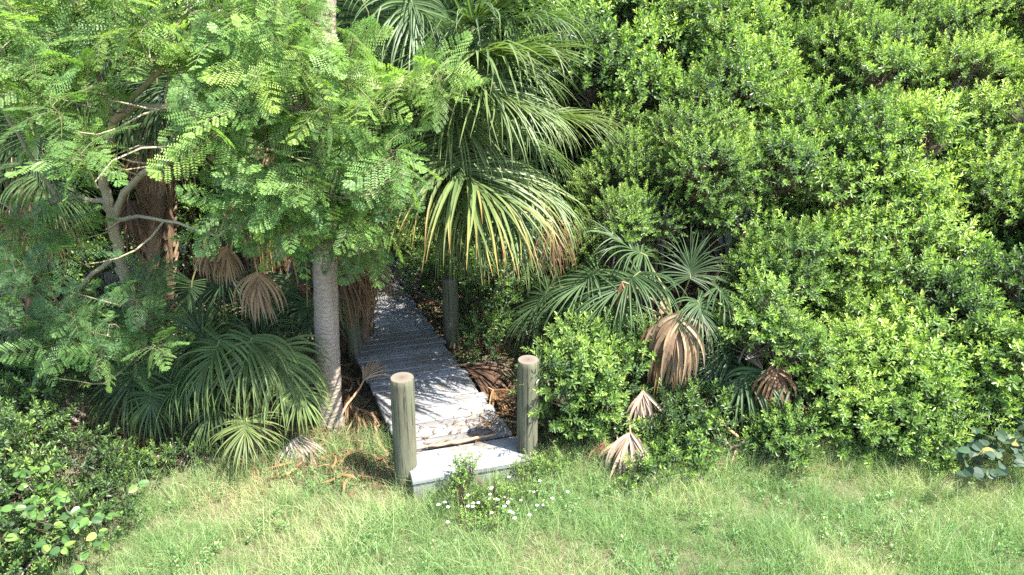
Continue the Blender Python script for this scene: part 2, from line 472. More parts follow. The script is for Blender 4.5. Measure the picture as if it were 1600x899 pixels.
# the big bank of shrubs on the right: lobes laid over a sloping front, then gathered into plants
ysf = lambda py: float(np.interp(py, [-160, 0, 100, 200, 300, 400, 500, 600, 700, 740], [11.6, 10.0, 9.1, 8.3, 7.6, 7.0, 6.45, 6.0, 5.62, 5.45]))
HOLES = [(770, 395, 1165, 800, 1.0), (1165, 560, 1290, 800, 1.0), (780, 240, 905, 800, 1), (1225, 320, 1290, 372, .9), (985, 60, 1010, 130, .7), (1470, 640, 1600, 760, 1.0)]
bank = []
py = 735.0
while py > -170:
    Y = ysf(py); d = Y * .934 + (CAMZ - 1) * .358
    step = 0.52 * F / d
    px = 760 + random.uniform(0, step)
    while px < 1820:
        qx, qy = px + random.uniform(-.35, .35) * step, py + random.uniform(-.3, .3) * step
        lim = 900 if qy > 150 else 850
        ok = qx > lim and not any(a < qx < c and b_ < qy < e for a, b_, c, e, pr in HOLES)
        if ok:
            p = at(qx, qy, Y + 0.45 + random.uniform(-.42, .52))
            if p[2] > 0.05: bank.append((p, random.uniform(.24, .46)))
        px += step
    py -= step * 0.80
SEEDS = [
    (3.3, 6.1, 'low bright shrub at the grass edge beside the brown palm skirt'),
    (4.6, 6.0, 'front shrub of the bank directly above the round leaved plant'),
    (2.4, 6.9, 'shrub directly right of the low fan palm, over the brown skirt'),
    (3.9, 7.0, 'rounded yellow tipped shrub halfway up the right bank'),
    (5.5, 6.9, 'darker shrub at the far right edge, halfway up the bank'),
    (1.7, 8.0, 'shrub just above the low fan palm, right of the drooping yellowed frond'),
    (3.1, 8.4, 'shrub with several light tipped domes in the middle of the bank'),
    (4.7, 8.3, 'shrub around the bare twigs in the upper bank'),
    (6.4, 8.2, 'high shrub at the right edge of the photo'),
    (1.1, 9.9, 'tall shrub whose dark hollow lies beside the upright palm fronds'),
    (3.0, 10.2, 'tallest light green shrub at the top middle of the bank'),
    (5.2, 10.2, 'tall shrub along the top edge, right of centre'),
    (7.6, 10.2, 'tall shrub filling the top right corner'),
]
sx = np.array([[s_[0], s_[1]] for s_ in SEEDS])
own = [int(np.argmin(((sx - p[:2]) ** 2).sum(1))) for p, r in bank]
for i, (x, y, lab) in enumerate(SEEDS):
    lb = [bank[j] for j in range(len(bank)) if own[j] == i]
    # inner, deeper lobes make the plant a volume
    styl = [(0, 1), (.1, 1.05), (-.04, .9), (.1, 1.1), (-.16, .95), (-.08, .85), (.06, 1.0), (.02, 1.12), (.06, 1.05), (-.08, 1.1), (.12, 1.1), (.05, 1.0), (.08, 1.15)][i]
    lb2 = [(p + np.array([random.uniform(-.3, .3), random.uniform(.75, 1.1), -0.15]), r * 1.1) for p, r in lb if random.random() < .5]
    if lb:
        c = np.mean([p for p, r in lb], 0)
        make_shrub('leafy_shrub', lab, 'shrub', (c[0], c[1] + .4), lb + lb2, G1, 0.85, stemr=0.03, spread=.25, sc=styl[1], tone=styl[0] + .05, tmpl=BOUGH_FINE if i in (5, 8, 11) else BOUGH_WIDE if i in (1, 9) else None)

# background trees close off the view
BK = []
def back_tree(x, y, h, lab):
    lobes = []
    for k in range(26):
        a = random.random() * 6.3; rr = math.sqrt(random.random()) * 1.5
        lobes.append((np.array([x + math.cos(a) * rr, y + math.sin(a) * rr, h * random.uniform(.18, 1.0) * (1 - 0.12 * rr)]), random.uniform(.5, .75)))
    return make_shrub('broadleaf_tree', lab, 'tree', (x, y), lobes, 'trees closing off the view behind', 0.5, BOUGH_BIG, stemr=0.07, sc=1.35, tone=-.1)
t0 = back_tree(-4.6, 11.2, 5.6, 'dark green tree behind the feathery tree at the left')
def copy_tree(o, parent=None):
    c = o.copy(); COL.objects.link(c); c.parent = parent
    for ch in list(o.children): copy_tree(ch, c)
    return c
for x, y, a, s_, lab in [(-1.4, 12.9, 1.0, 1.0, 'dark tree closing the far end of the boardwalk'), (2.0, 13.2, 2.1, 1.1, 'tall background tree behind the top middle of the bank'),
                    (5.4, 13.4, 3.0, 1.1, 'background tree behind the top right shrubs'), (9.0, 13.0, 4.2, 1.15, 'background tree beyond the right edge'),
                    (-8.0, 11.8, 5.2, 1.1, 'background tree at the far left edge'), (-6.6, 8.8, 2.6, .8, 'dark shrubby tree behind the left palms'),
                    (-11.5, 11.5, .6, 1.1, 'background tree beyond the left edge'), (12.5, 13.5, .2, 1.1, 'background tree well beyond the right edge'),
                    (-5.0, 9.9, 1.7, .72, 'dark low tree behind the forked pale trunk'), (-2.9, 10.4, 4.4, .8, 'dark tree behind the pale ringed palm trunk'), (-.1, 11.6, .9, 1.12, 'tall dark tree behind the overhanging palm crown'),
                    (0.6, 10.9, 3.6, .62, 'shaded low tree right of the boardwalk end')]:
    c = copy_tree(t0); c.location = (x, y, 0); c.rotation_euler.z = a; c.scale = (s_,) * 3; c['label'] = lab


# ------------------------------------------------------------------ palms
def frond_blade(T, hub, axis, nrm, L, droop=1.0, nseg=46, spread=118, tone=0.25, tiptone=0.1, wid=0.030, costa=0.28, web=0.30, messy=0.08):
    hub = np.asarray(hub, float); a = unit(axis); b_ = unit(np.cross(nrm, a)); nn = np.cross(a, b_)
    NS = 10; cp = hub.copy(); cd = a.copy()
    cos_pts = [cp.copy()]
    for i in range(12):
        cd = unit(cd + np.array([0, 0, -1.0]) * 0.05 * droop); cp = cp + cd * L * costa / 12; cos_pts.append(cp.copy())
    cos_pts = np.array(cos_pts)
    if wid < .052: nseg = int(nseg * 1.6); wid *= .60
    th = np.linspace(-1, 1, nseg)
    t = np.linspace(0, 1, NS)
    prof = np.interp(t, [0, .06, web, .55, .8, 1], [0.35, .75, 1.0, .8, .42, .05])
    rr = random.random()
    for i, q in enumerate(th):
        ang = R(spread) * q + random.gauss(0, .02)
        k = (1 - abs(q)) * 12; k0 = min(11, int(k)); base = cos_pts[k0] + (cos_pts[k0 + 1] - cos_pts[k0]) * (k - k0)
        d = a * math.cos(ang) + b_ * math.sin(ang) + nn * (0.10 + 0.16 * math.cos(ang * 1.5))
        d = unit(d + rg.normal(size=3) * messy * 0.5)
        ll = L * (1 - costa * (1 - abs(q)) * 0.8) * (0.78 + 0.22 * math.cos(ang * .8)) * random.uniform(.86, 1.08) * (random.uniform(.45, .8) if random.random() < .08 else 1)
        P = [base]; dd = d.copy(); sd = np.cross(nn, d)
        kd = droop * random.uniform(.75, 1.3)
        tw = rg.normal(size=3) * messy * 1.2; kink = random.randint(4, 9) if random.random() < .22 else 99; kz = random.uniform(.4, .9)
        for j in range(1, NS):
            u = t[j]
            dd = unit(dd + np.array([0, 0, -1.0]) * (kd * (0.02 + 0.46 * max(0, u - 0.25) ** 1.1) + (kz if j == kink else 0)) + tw * 0.25 * u)
            P.append(P[-1] + dd * ll / (NS - 1))
        P = np.array(P)
        D = unit(np.gradient(P, axis=0)); side = unit(np.cross(np.cross(D, sd[None]), D)); up_ = np.cross(D, side)
        w_ = (prof * wid * L * 0.5)[:, None]
        # folded blade: two wings about a keel
        Lf = P + side * w_ + up_ * w_ * 0.55; Rt = P - side * w_ + up_ * w_ * 0.55
        V = np.stack([Lf, P, Rt], 1).reshape(-1, 3)
        i0 = np.arange(NS - 1) * 3
        Fc = np.concatenate([np.stack([i0, i0 + 1, i0 + 4, i0 + 3], -1), np.stack([i0 + 1, i0 + 2, i0 + 5, i0 + 4], -1)])
        tn = np.clip(tone + tiptone * np.repeat(np.clip(t - .35, 0, 1) ** 1.3, 3) * random.uniform(.4, 2.0) + random.gauss(0, .03), 0, 1)
        T.add(V, Fc, tn, np.full(len(V), (rr * .3 + random.random() * .7) % 1))
    return cos_pts


def add_frond(root, org, hub, axis, L, nrm=None, droop=1.0, tone=.25, tip=.1, dead=False, nseg=46, spread=118, label=None, wid=.036, messy=.13, costa=.28):
    base = np.array(root.location)
    org = np.asarray(org, float) - base; hub = np.asarray(hub, float) - base
    a = unit(axis)
    if nrm is None:
        nrm = np.array([0, 0, 1.0]) - a * a[2]
        if np.linalg.norm(nrm) < .25: nrm = np.array([0, -1.0, 0.3])
    T = Tmpl()
    cp = frond_blade(T, hub, a, nrm, L, droop, nseg, spread, tone, tip, wid, costa, messy=messy)
    fb = T.build('dead_frond' if dead else 'frond', M['dead' if dead else 'frond'], root)
    if label: fb['label'] = label
    P = curve(org, hub, 0.03, 8, -0.06)
    P = np.concatenate([P, cp[1:5]])
    T2 = Tmpl(); T2.tube(P, np.linspace(.017, .007, len(P)) * (L ** .5), 6, .3)
    T2.build('petiole', M['drypetiole' if dead else 'petiole'], fb, True)
    return fb


def frond_px(root, org, h, tgt, L, **kw):
    """hub at pixel/depth h, blade aimed at pixel/depth tgt"""
    hub = at(*h); return add_frond(root, org, hub, at(*tgt) - hub, L, **kw)


def palm_trunk(root, P, r0, r1, mat, boots=False, tname='trunk', sides=18, n_=40):
    base = np.array(root.location)
    P = np.asarray(P, float) - base
    t = np.linspace(0, 1, len(P)); tt = np.linspace(0, 1, n_)
    Q = np.stack([np.interp(tt, t, P[:, k]) for k in range(3)], -1)
    k = np.ones(9) / 9
    Qp = np.pad(Q, ((4, 4), (0, 0)), 'edge'); Qp[:4] = 2 * Q[0] - Q[4:0:-1]; Qp[-4:] = 2 * Q[-1] - Q[-2:-6:-1]
    Q = np.stack([np.convolve(Qp[:, i], k, 'valid') for i in range(3)], -1)
    rad = np.linspace(r0, r1, n_) * (1 + 0.018 * np.sin(np.arange(n_) * 2.2)) * (1 + .3 * np.exp(-tt * 22))
    T = Tmpl(); T.tube(Q, rad, sides, .5, .5, 0.09)
    if boots:
        for i in range(1, n_ - 1):
            for j in range(5):
                az = j * 2 * PI / 5 + i * 1.3; r = rad[i]
                o = np.array([math.cos(az), math.sin(az), 0]); s_ = np.array([-o[1], o[0], 0])
                p = Q[i] + o * r * .95; up_ = np.array([0, 0, 1.0]); h = random.uniform(.14, .22); w0 = .06
                tip = p + up_ * h + o * random.uniform(.04, .1)
                V = [p - s_ * w0 + o * 0, p + s_ * w0, tip + s_ * .02, tip - s_ * .02, p + o * .035 - s_ * w0 * .7, p + o * .035 + s_ * w0 * .7, tip + o * .02 + s_ * .015, tip + o * .02 - s_ * .015]
                T.add(V, [(0, 1, 2, 3), (4, 5, 6, 7), (0, 3, 7, 4), (1, 2, 6, 5), (3, 2, 6, 7)], .5, random.random())
    ob = T.build(tname, M[mat], root, True)
    return ob


def crown_fronds(root, c, n_, az0, az1, L, el=(-20, 50), pet=(.6, .9), tone=.2, tip=.08, droop=1.0, nseg=40, dead=False, **kw):
    for i in range(n_):
        az = R(az0 + (az1 - az0) * (i + random.uniform(-.3, .3) + .5) / n_); e = R(random.uniform(*el))
        d = np.array([math.cos(az) * math.cos(e), math.sin(az) * math.cos(e), math.sin(e)])
        hub = c + d * random.uniform(*pet); ax = unit(d + np.array([0, 0, -.5 if not dead else -1.2]))
        add_frond(root, c, hub, ax, L * random.uniform(.85, 1.1), droop=droop, tone=tone + random.uniform(-.08, .08), tip=tip, nseg=nseg, dead=dead, **kw)


# palm with the pale ringed trunk (crown above the picture)
pb = atz(515, 668)
P1 = thing('cabbage_palm', 'tall palm with a smooth pale ringed trunk standing left of the boardwalk', 'palm tree', pb)
top1 = at(506, -60, 6.25)
palm_trunk(P1, [pb - np.array([0, 0, .08]), at(511, 540, 6.13), at(508, 400, 6.15), at(505, 200, 6.2), top1], .128, .10, 'palmbark')
crown_fronds(P1, top1, 7, 20, 190, 1.0, el=(-25, 40), pet=(.7, .95), tone=.15)
frond_px(P1, top1, (575, 20, 6.6), (580, 120, 6.7), .8, tone=.12, droop=.8, nrm=np.array([0, -1, .4]))
frond_px(P1, top1, (640, -10, 6.3), (670, 110, 6.2), .95, tone=.28, droop=1.2)
frond_px(P1, top1, (545, -20, 6.9), (530, 80, 7.0), .8, tone=.1, nrm=np.array([0, -1, .4]))

# palm whose fronds overhang the boardwalk
pb = np.array([-2.0, 7.95, 0])
P2 = thing('cabbage_palm', 'palm with a brown skirt whose large fronds overhang the boardwalk', 'palm tree', pb)
c2 = at(606, 185, 7.1)
palm_trunk(P2, [pb - np.array([0, 0, .1]), np.array([-1.85, 7.7, 1.0]), np.array([-1.6, 7.4, 2.0]), c2], .15, .17, 'boots', True, n_=26)
frond_px(P2, c2, (705, 243, 6.2), (815, 330, 5.65), 1.38, tone=.42, tip=.6, droop=1.05, nseg=66, messy=.2, label='drooping frond with yellow and orange tips', wid=.04, spread=112)
frond_px(P2, c2, (735, 262, 6.6), (800, 400, 6.4), 1.2, tone=.33, tip=.5, droop=1.3, nseg=48, label='drooping frond with yellowing tips')
frond_px(P2, c2, (722, 80, 6.4), (850, 85, 6.2), 1.25, tone=.4, tip=.1, messy=.2, droop=.5, nseg=60, wid=.04)
frond_px(P2, c2, (715, 40, 6.6), (830, -20, 6.4), 1.2, tone=.36, tip=.05, messy=.2, droop=.45, nseg=60)
frond_px(P2, c2, (738, 110, 6.2), (840, 190, 5.95), 1.1, tone=.42, tip=.12, messy=.2, droop=.65, nseg=56)
frond_px(P2, c2, (828, 168, 6.9), (935, 195, 6.8), 1.0, tone=.44, tip=.15, messy=.18, droop=.55, nseg=54)
frond_px(P2, c2, (680, 60, 7.2), (700, -60, 7.4), 1.1, tone=.22, nseg=50)
frond_px(P2, c2, (765, 30, 7.1), (860, 20, 7.0), 1.1, tone=.3, nseg=56)
frond_px(P2, c2, (650, 200, 6.6), (680, 330, 6.4), 1.0, tone=.2, droop=1.2, nseg=44)
frond_px(P2, c2, (590, 150, 6.3), (610, 260, 6.1), .8, tone=.25, nseg=40)
frond_px(P2, c2, (600, 90, 7.1), (610, -20, 7.3), 1.0, tone=.2, nseg=44)
frond_px(P2, c2, (540, 260, 6.8), (520, 360, 6.6), .9, tone=.2, nseg=44)
frond_px(P2, c2, (770, 230, 7.4), (850, 330, 7.5), 1.0, tone=.2, nseg=44)
for h, tg, l_, dr in [((690, 140, 6.5), (760, 230, 6.2), 1.05, 1.0), ((780, 135, 6.6), (880, 190, 6.4), 1.0, .9), ((760, 60, 6.9), (850, 130, 6.7), 1.05, .9), ((700, 200, 6.4), (740, 320, 6.1), .9, 1.2), ((640, 100, 6.8), (660, 190, 6.6), .9, 1.0),
                      ((760, 275, 7.3), (830, 360, 7.2), 1.15, 1.0), ((745, 320, 7.7), (810, 400, 7.7), 1.1, 1.0), ((700, 290, 6.7), (735, 420, 6.5), 1.0, 1.3), ((800, 250, 6.7), (880, 330, 6.5), 1.1, .9),
                      ((780, 320, 6.6), (850, 400, 6.4), 1.0, 1.1), ((690, 330, 7.8), (720, 420, 7.8), 1.0, 1.2), ((800, 190, 7.4), (880, 260, 7.4), 1.1, .8)]:
    frond_px(P2, c2, h, tg, l_, tone=random.uniform(.28, .42), tip=.15, droop=dr, nseg=44)
crown_fronds(P2, c2, 6, 40, 170, 1.1, el=(-10, 60), tone=.25)
for h, tg, l_, tn in [((655, 205, 7.0), (660, 300, 7.0), .7, .25), ((690, 195, 7.0), (715, 290, 6.9), .75, .3), ((725, 200, 7.0), (745, 290, 6.9), .7, .3),
                      ((545, 395, 7.35), (550, 540, 7.35), .85, .5), ((568, 385, 7.2), (568, 520, 7.2), .8, .6), ((858, 345, 6.3), (890, 420, 6.25), .55, .45)]:
    frond_px(P2, c2 if h[1] < 300 else at(570, 330, 7.3), h, tg, l_, tone=tn, tip=.15, dead=True, droop=2.2, nseg=30, spread=60, messy=.26, nrm=np.array([0, -1, .2]), label='dry brown frond hanging down')

# young palm, left foreground
G2 = 'low fan palms at the edge of the grass'
pb = atz(400, 705)
P3 = thing('fan_palm', 'low fan palm with arching fronds left of the pale palm trunk', 'palm', pb, G2)
c3 = pb + np.array([0, .1, .35])
for h, tg, l_, tn, dr in [((345, 530, 5.75), (300, 600, 5.5), .80, .26, 1.3), ((395, 525, 5.7), (360, 600, 5.4), .78, .28, 1.3), ((430, 540, 5.7), (440, 640, 5.4), .78, .28, 1.3),
                          ((300, 570, 5.8), (260, 620, 5.7), .75, .2, 1.2), ((450, 560, 5.8), (500, 620, 5.7), .62, .33, 1.1), ((385, 655, 5.35), (375, 730, 5.05), .50, .38, .6),
                          ((340, 620, 5.6), (300, 690, 5.4), .6, .2, 1.0), ((400, 560, 6.2), (420, 470, 6.4), .75, .16, .8), ((330, 540, 6.2), (290, 480, 6.4), .75, .15, .9), ((465, 600, 5.6), (500, 680, 5.4), .5, .3, .9)]:
    frond_px(P3, c3, h, tg, l_, tone=tn + .12, droop=dr * 1.25, nseg=36, wid=.051, tip=.14, spread=108, messy=.2)
palm_trunk(P3, [pb - np.array([0, 0, .05]), pb + np.array([0, .05, .2]), c3], .1, .06, 'boots', True, n_=6)
pb = atz(205, 690)
P4 = thing('fan_palm', 'shaded fan palm under the feathery tree at the left', 'palm', pb, G2)
c4 = pb + np.array([0, .15, .35])
for h, tg, l_, tn in [((205, 575, 5.9), (190, 680, 5.6), .72, .2), ((250, 560, 6.0), (270, 660, 5.8), .75, .2), ((160, 600, 6.0), (130, 690, 5.8), .6, .14), ((235, 610, 5.7), (230, 700, 5.5), .55, .2),
                      ((200, 540, 6.3), (190, 480, 6.5), .6, .12)]:
    frond_px(P4, c4, h, tg, l_, tone=tn + .05, droop=1.5, nseg=34, wid=.051, messy=.18)
palm_trunk(P4, [pb - np.array([0, 0, .05]), pb + np.array([0, .05, .2]), c4], .1, .06, 'boots', True, n_=6)
# right of the boardwalk
pb = np.array([1.45, 6.7, 0])
P5 = thing('fan_palm', 'fan palm with a bleached dead frond hanging from its middle', 'palm', pb, G2)
c5 = at(1050, 500, 6.5)
palm_trunk(P5, [pb - np.array([0, 0, .05]), pb + np.array([0, -.05, .5]), c5], .13, .11, 'boots', True, n_=14)
for h, tg, l_, tn, dr in [((1078, 435, 6.3), (1080, 380, 6.45), .50, .2, .4), ((1000, 425, 6.5), (930, 470, 6.3), .95, .2, 1.0), ((935, 420, 6.8), (850, 480, 6.6), .95, .2, 1.0), ((1120, 450, 6.5), (1180, 510, 6.4), .65, .12, 1.0),
                          ((1010, 400, 6.9), (960, 370, 7.0), .8, .24, .8), ((1150, 540, 6.3), (1180, 640, 6.1), .7, .12, 1.3), ((1120, 560, 6.2), (1130, 650, 6.0), .65, .14, 1.3), ((970, 470, 6.3), (920, 540, 6.2), .7, .15, 1.1),
                          ((1090, 470, 6.2), (1130, 560, 6.0), .6, .15, 1.1), ((1040, 560, 6.2), (1020, 660, 6.0), .6, .2, 1.2), ((860, 450, 7.2), (800, 510, 7.1), .9, .14, 1.0)]:
    frond_px(P5, c5, h, tg, l_, tone=tn, droop=dr, nseg=36, wid=.04)
frond_px(P5, c5, (1062, 488, 6.05), (1052, 590, 5.85), .72, dead=True, tone=.74, tip=.16, droop=4.0, nseg=38, spread=75, messy=.3, wid=.07, nrm=np.array([0, -.8, .6]), label='bleached tan dead frond hanging like a tassel')
frond_px(P5, c5, (1050, 500, 6.1), (1020, 590, 5.95), .72, dead=True, tone=.5, tip=.2, droop=4.0, nseg=26, spread=60, messy=.34, wid=.055, nrm=np.array([0, -.8, .6]), label='orange brown dead frond behind the bleached one')
frond_px(P5, c5, (972, 440, 6.35), (972, 520, 6.3), .42, dead=True, tone=.5, droop=2.5, nseg=8, spread=22, messy=.05, wid=.07, nrm=np.array([0, -1, .1]), label='folded brown dead frond hanging straight')
for h, tg, l_, tn in [((985, 675, 5.38), (968, 760, 5.15), .50, .88), ((965, 690, 5.45), (945, 765, 5.25), .42, .8), ((1000, 690, 5.42), (1000, 770, 5.2), .4, .95), ((1085, 735, 5.2), (1076, 800, 5.0), .36, .95), ((1065, 740, 5.25), (1050, 790, 5.1), .3, .85), ((945, 690, 5.5), (935, 740, 5.3), .32, .45), ((1110, 725, 5.35), (1145, 770, 5.15), .36, .75), ((1005, 610, 5.8), (1000, 700, 5.6), .45, .9), ((1150, 700, 5.5), (1160, 740, 5.4), .3, .8)]:
    frond_px(P5, at(*h) + np.array([.03, .3, -.12]), h, tg, l_, dead=True, tone=tn, droop=2.6, nseg=26, spread=44, messy=.34, wid=.07, nrm=np.array([0, -.8, .6]), label='grey pink dead frond drooping to the grass')
pb = np.array([2.75, 6.5, 0])
P6 = thing('fan_palm', 'fan palm with a brown tattered skirt under the right shrubs', 'palm', pb, G2)
c6 = at(1230, 560, 6.75)
palm_trunk(P6, [pb - np.array([0, 0, .05]), pb + np.array([0, -.05, .4]), c6], .12, .10, 'boots', False, n_=12)
for h, tg, l_, tn, dd in [((1195, 580, 5.95), (1185, 670, 5.7), .6, .15, False), ((1240, 590, 6.0), (1290, 670, 5.8), .7, .12, False), ((1170, 580, 6.0), (1130, 650, 5.8), .65, .15, False),
                          ((1215, 575, 5.85), (1220, 680, 5.65), .6, .45, True), ((1240, 630, 5.8), (1255, 720, 5.55), .5, .5, True), ((1260, 560, 6.1), (1270, 640, 6.0), .55, .3, True), ((1290, 540, 6.2), (1300, 620, 6.1), .5, .35, True)]:
    frond_px(P6, c6, h, tg, l_, dead=dd, tone=tn, droop=3.4 if dd else 1.2, nseg=28, wid=.053, spread=70 if dd else 100, messy=.34 if dd else .14, label='reddish brown dead frond' if dd else None)
pb = np.array([3.9, 9.0, 0])
P11 = thing('fan_palm', 'dark palm seen through the gap in the right shrub bank', 'palm', pb, G2)
c11 = at(1262, 345, 8.4)
palm_trunk(P11, [pb, pb + np.array([0, -.2, 1.2]), c11], .14, .12, 'boots', True, n_=20)
for h, tg, l_, tn in [((1270, 335, 8.2), (1285, 370, 8.0), .6, .12), ((1245, 340, 8.2), (1225, 365, 8.0), .6, .12), ((1290, 345, 8.3), (1320, 345, 8.2), .6, .12)]:
    frond_px(P11, c11, h, tg, l_, tone=tn, nseg=30)

# palms behind the feathery tree
G3 = 'old palms behind the feathery tree'
def old_palm(lab, base, cpx, green, dead, gr=True):
    base = np.array([*base, 0.0]); root = thing('cabbage_palm', lab, 'palm tree', base, G3)
    c = at(*cpx)
    palm_trunk(root, [base - np.array([0, 0, .1]), base + (c - base) * .5 + np.array([.05, .05, 0]), c], .17, .17, 'boots', True, n_=28)
    for h, tg, l_, tn in green: frond_px(root, c, h, tg, l_, tone=tn, droop=1.3, nseg=40)
    for h, tg, l_, tn in dead:
        frond_px(root, c + np.array([0, 0, -.3]), h, tg, l_, tone=tn + .08, tip=.2, dead=True, droop=2.6, nseg=32, spread=62, messy=.26, wid=.053, nrm=np.array([0, -1, .2]), label='dry orange brown hanging frond')
    crown_fronds(root, c, 6, 10, 190, 1.0, el=(-10, 55), tone=.12)
    return root
old_palm('old palm behind the forked pale tree trunk with an orange dead skirt', (-4.6, 7.9), (235, 100, 7.6),
         [((205, 115, 7.2), (200, 230, 7.1), .95, .15), ((245, 120, 7.1), (245, 240, 7.0), .95, .16), ((275, 100, 7.2), (300, 220, 7.1), .9, .14), ((170, 90, 7.2), (140, 200, 7.1), .9, .14), ((120, 150, 7.3), (90, 260, 7.2), .9, .1)],
         [((250, 215, 7.2), (250, 330, 7.2), .6, .55), ((222, 230, 7.2), (215, 330, 7.2), .5, .35), ((200, 310, 7.3), (190, 400, 7.3), .6, .2)])
old_palm('old palm with bright orange dead fronds hanging beside the pale trunk', (-2.9, 7.2), (400, 230, 7.2),
         [((350, 420, 6.9), (320, 510, 6.7), .8, .15), ((450, 430, 6.8), (470, 530, 6.6), .8, .16), ((420, 260, 6.9), (440, 360, 6.8), .8, .2), ((520, 280, 6.9), (540, 360, 6.8), .7, .3), ((300, 440, 7.0), (290, 540, 6.9), .75, .13), ((480, 470, 6.6), (480, 570, 6.4), .7, .16), ((400, 470, 6.9), (400, 560, 6.8), .8, .14)],
         [((402, 425, 6.0), (403, 500, 5.95), .50, .62), ((355, 385, 6.1), (352, 450, 6.1), .40, .58), ((325, 388, 6.1), (322, 440, 6.1), .32, .6), ((385, 300, 6.7), (385, 390, 6.7), .6, .55), ((465, 440, 6.8), (470, 540, 6.8), .65, .3), ((420, 330, 6.9), (425, 430, 6.9), .7, .4), ((530, 400, 7.0), (532, 520, 7.0), .8, .35)])
old_palm('dark old palm at the left edge with tan hanging fronds', (-6.2, 8.1), (20, 150, 7.8),
         [((20, 170, 7.3), (20, 280, 7.2), .95, .12), ((-20, 160, 7.3), (-40, 280, 7.2), .95, .12), ((60, 260, 7.2), (110, 340, 7.0), .9, .3), ((50, 200, 7.2), (70, 300, 7.1), .9, .12)],
         [((50, 330, 7.2), (52, 430, 7.1), .7, .4), ((15, 330, 7.3), (10, 430, 7.3), .7, .2), ((85, 320, 7.4), (95, 420, 7.4), .7, .2)])


# ------------------------------------------------------------------ feathery tree
tb = np.array([-3.78, 6.45, 0.0])
FT = thing('feathery_tree', 'feathery leaved tree with a forked pale trunk and spreading crown', 'tree', tb)
tr = Tmpl()
def br(pts, r0, r1, n_=14):
    P = np.array([p if len(p) == 3 and isinstance(p, np.ndarray) else at(*p) for p in pts]) - tb
    t = np.linspace(0, 1, len(P)); tt = np.linspace(0, 1, n_)
    Q = np.stack([np.interp(tt, t, P[:, k]) for k in range(3)], -1)
    Q2 = Q.copy(); Q2[1:-1] = (Q[:-2] + Q[1:-1] * 1.5 + Q[2:]) / 3.5
    Q2[1:-1] += rg.normal(size=(n_ - 2, 3)) * 0.006
    tr.tube(Q2, np.linspace(r0, r1, n_), 10, .5, .5, .12)
    return Q2 + tb
SK = []
SK.append(br([tb - np.array([0, 0, .1]), (186, 400, 6.35), (176, 350, 6.3), (170, 315, 6.3)], .055, .044))
SK.append(br([(176, 352, 6.3), (188, 310, 6.25), (215, 275, 6.1), (262, 250, 5.9), (322, 240, 5.7)], .036, .02))
SK.append(br([(322, 240, 5.7), (350, 262, 5.6), (402, 282, 5.5), (470, 300, 5.4), (540, 310, 5.4)], .022, .01))
SK.append(br([(322, 240, 5.7), (380, 215, 5.6), (450, 180, 5.6), (520, 140, 5.6), (600, 140, 5.6), (660, 130, 5.6)], .02, .008))
SK.append(br([(170, 315, 6.3), (160, 280, 6.25), (172, 220, 6.15), (178, 190, 6.1)], .045, .035))
SK.append(br([(178, 190, 6.1), (200, 170, 6.0), (232, 165, 5.9), (268, 166, 5.8), (330, 190, 5.6), (400, 172, 5.5), (468, 170, 5.4)], .03, .01))
SK.append(br([(178, 190, 6.1), (205, 155, 6.0), (240, 120, 5.9), (300, 60, 5.8), (380, 10, 5.8), (470, -20, 5.8)], .03, .01))
SK.append(br([(178, 190, 6.1), (166, 150, 6.1), (140, 80, 6.0), (100, 10, 5.9), (60, -60, 5.9)], .03, .012))
SK.append(br([(168, 318, 6.3), (130, 308, 6.2), (90, 312, 6.1), (50, 338, 5.9), (0, 370, 5.8)], .026, .014))
SK.append(br([(90, 312, 6.1), (40, 230, 6.0), (0, 160, 5.9), (-60, 120, 5.9)], .02, .01))
SK.append(br([(180, 342, 6.3), (200, 342, 6.2), (215, 338, 6.1), (270, 345, 5.9), (340, 370, 5.7)], .022, .01))
SK.append(br([(340, 370, 5.7), (400, 330, 5.5), (470, 350, 5.4), (560, 370, 5.5)], .012, .007))
SK.append(br([(182, 400, 6.4), (130, 440, 6.2), (80, 500, 6.0), (40, 560, 5.8)], .025, .01))
SK.append(br([(182, 420, 6.4), (200, 450, 6.2), (230, 500, 6.0), (210, 560, 5.8)], .02, .01))
SKP = np.concatenate(SK)
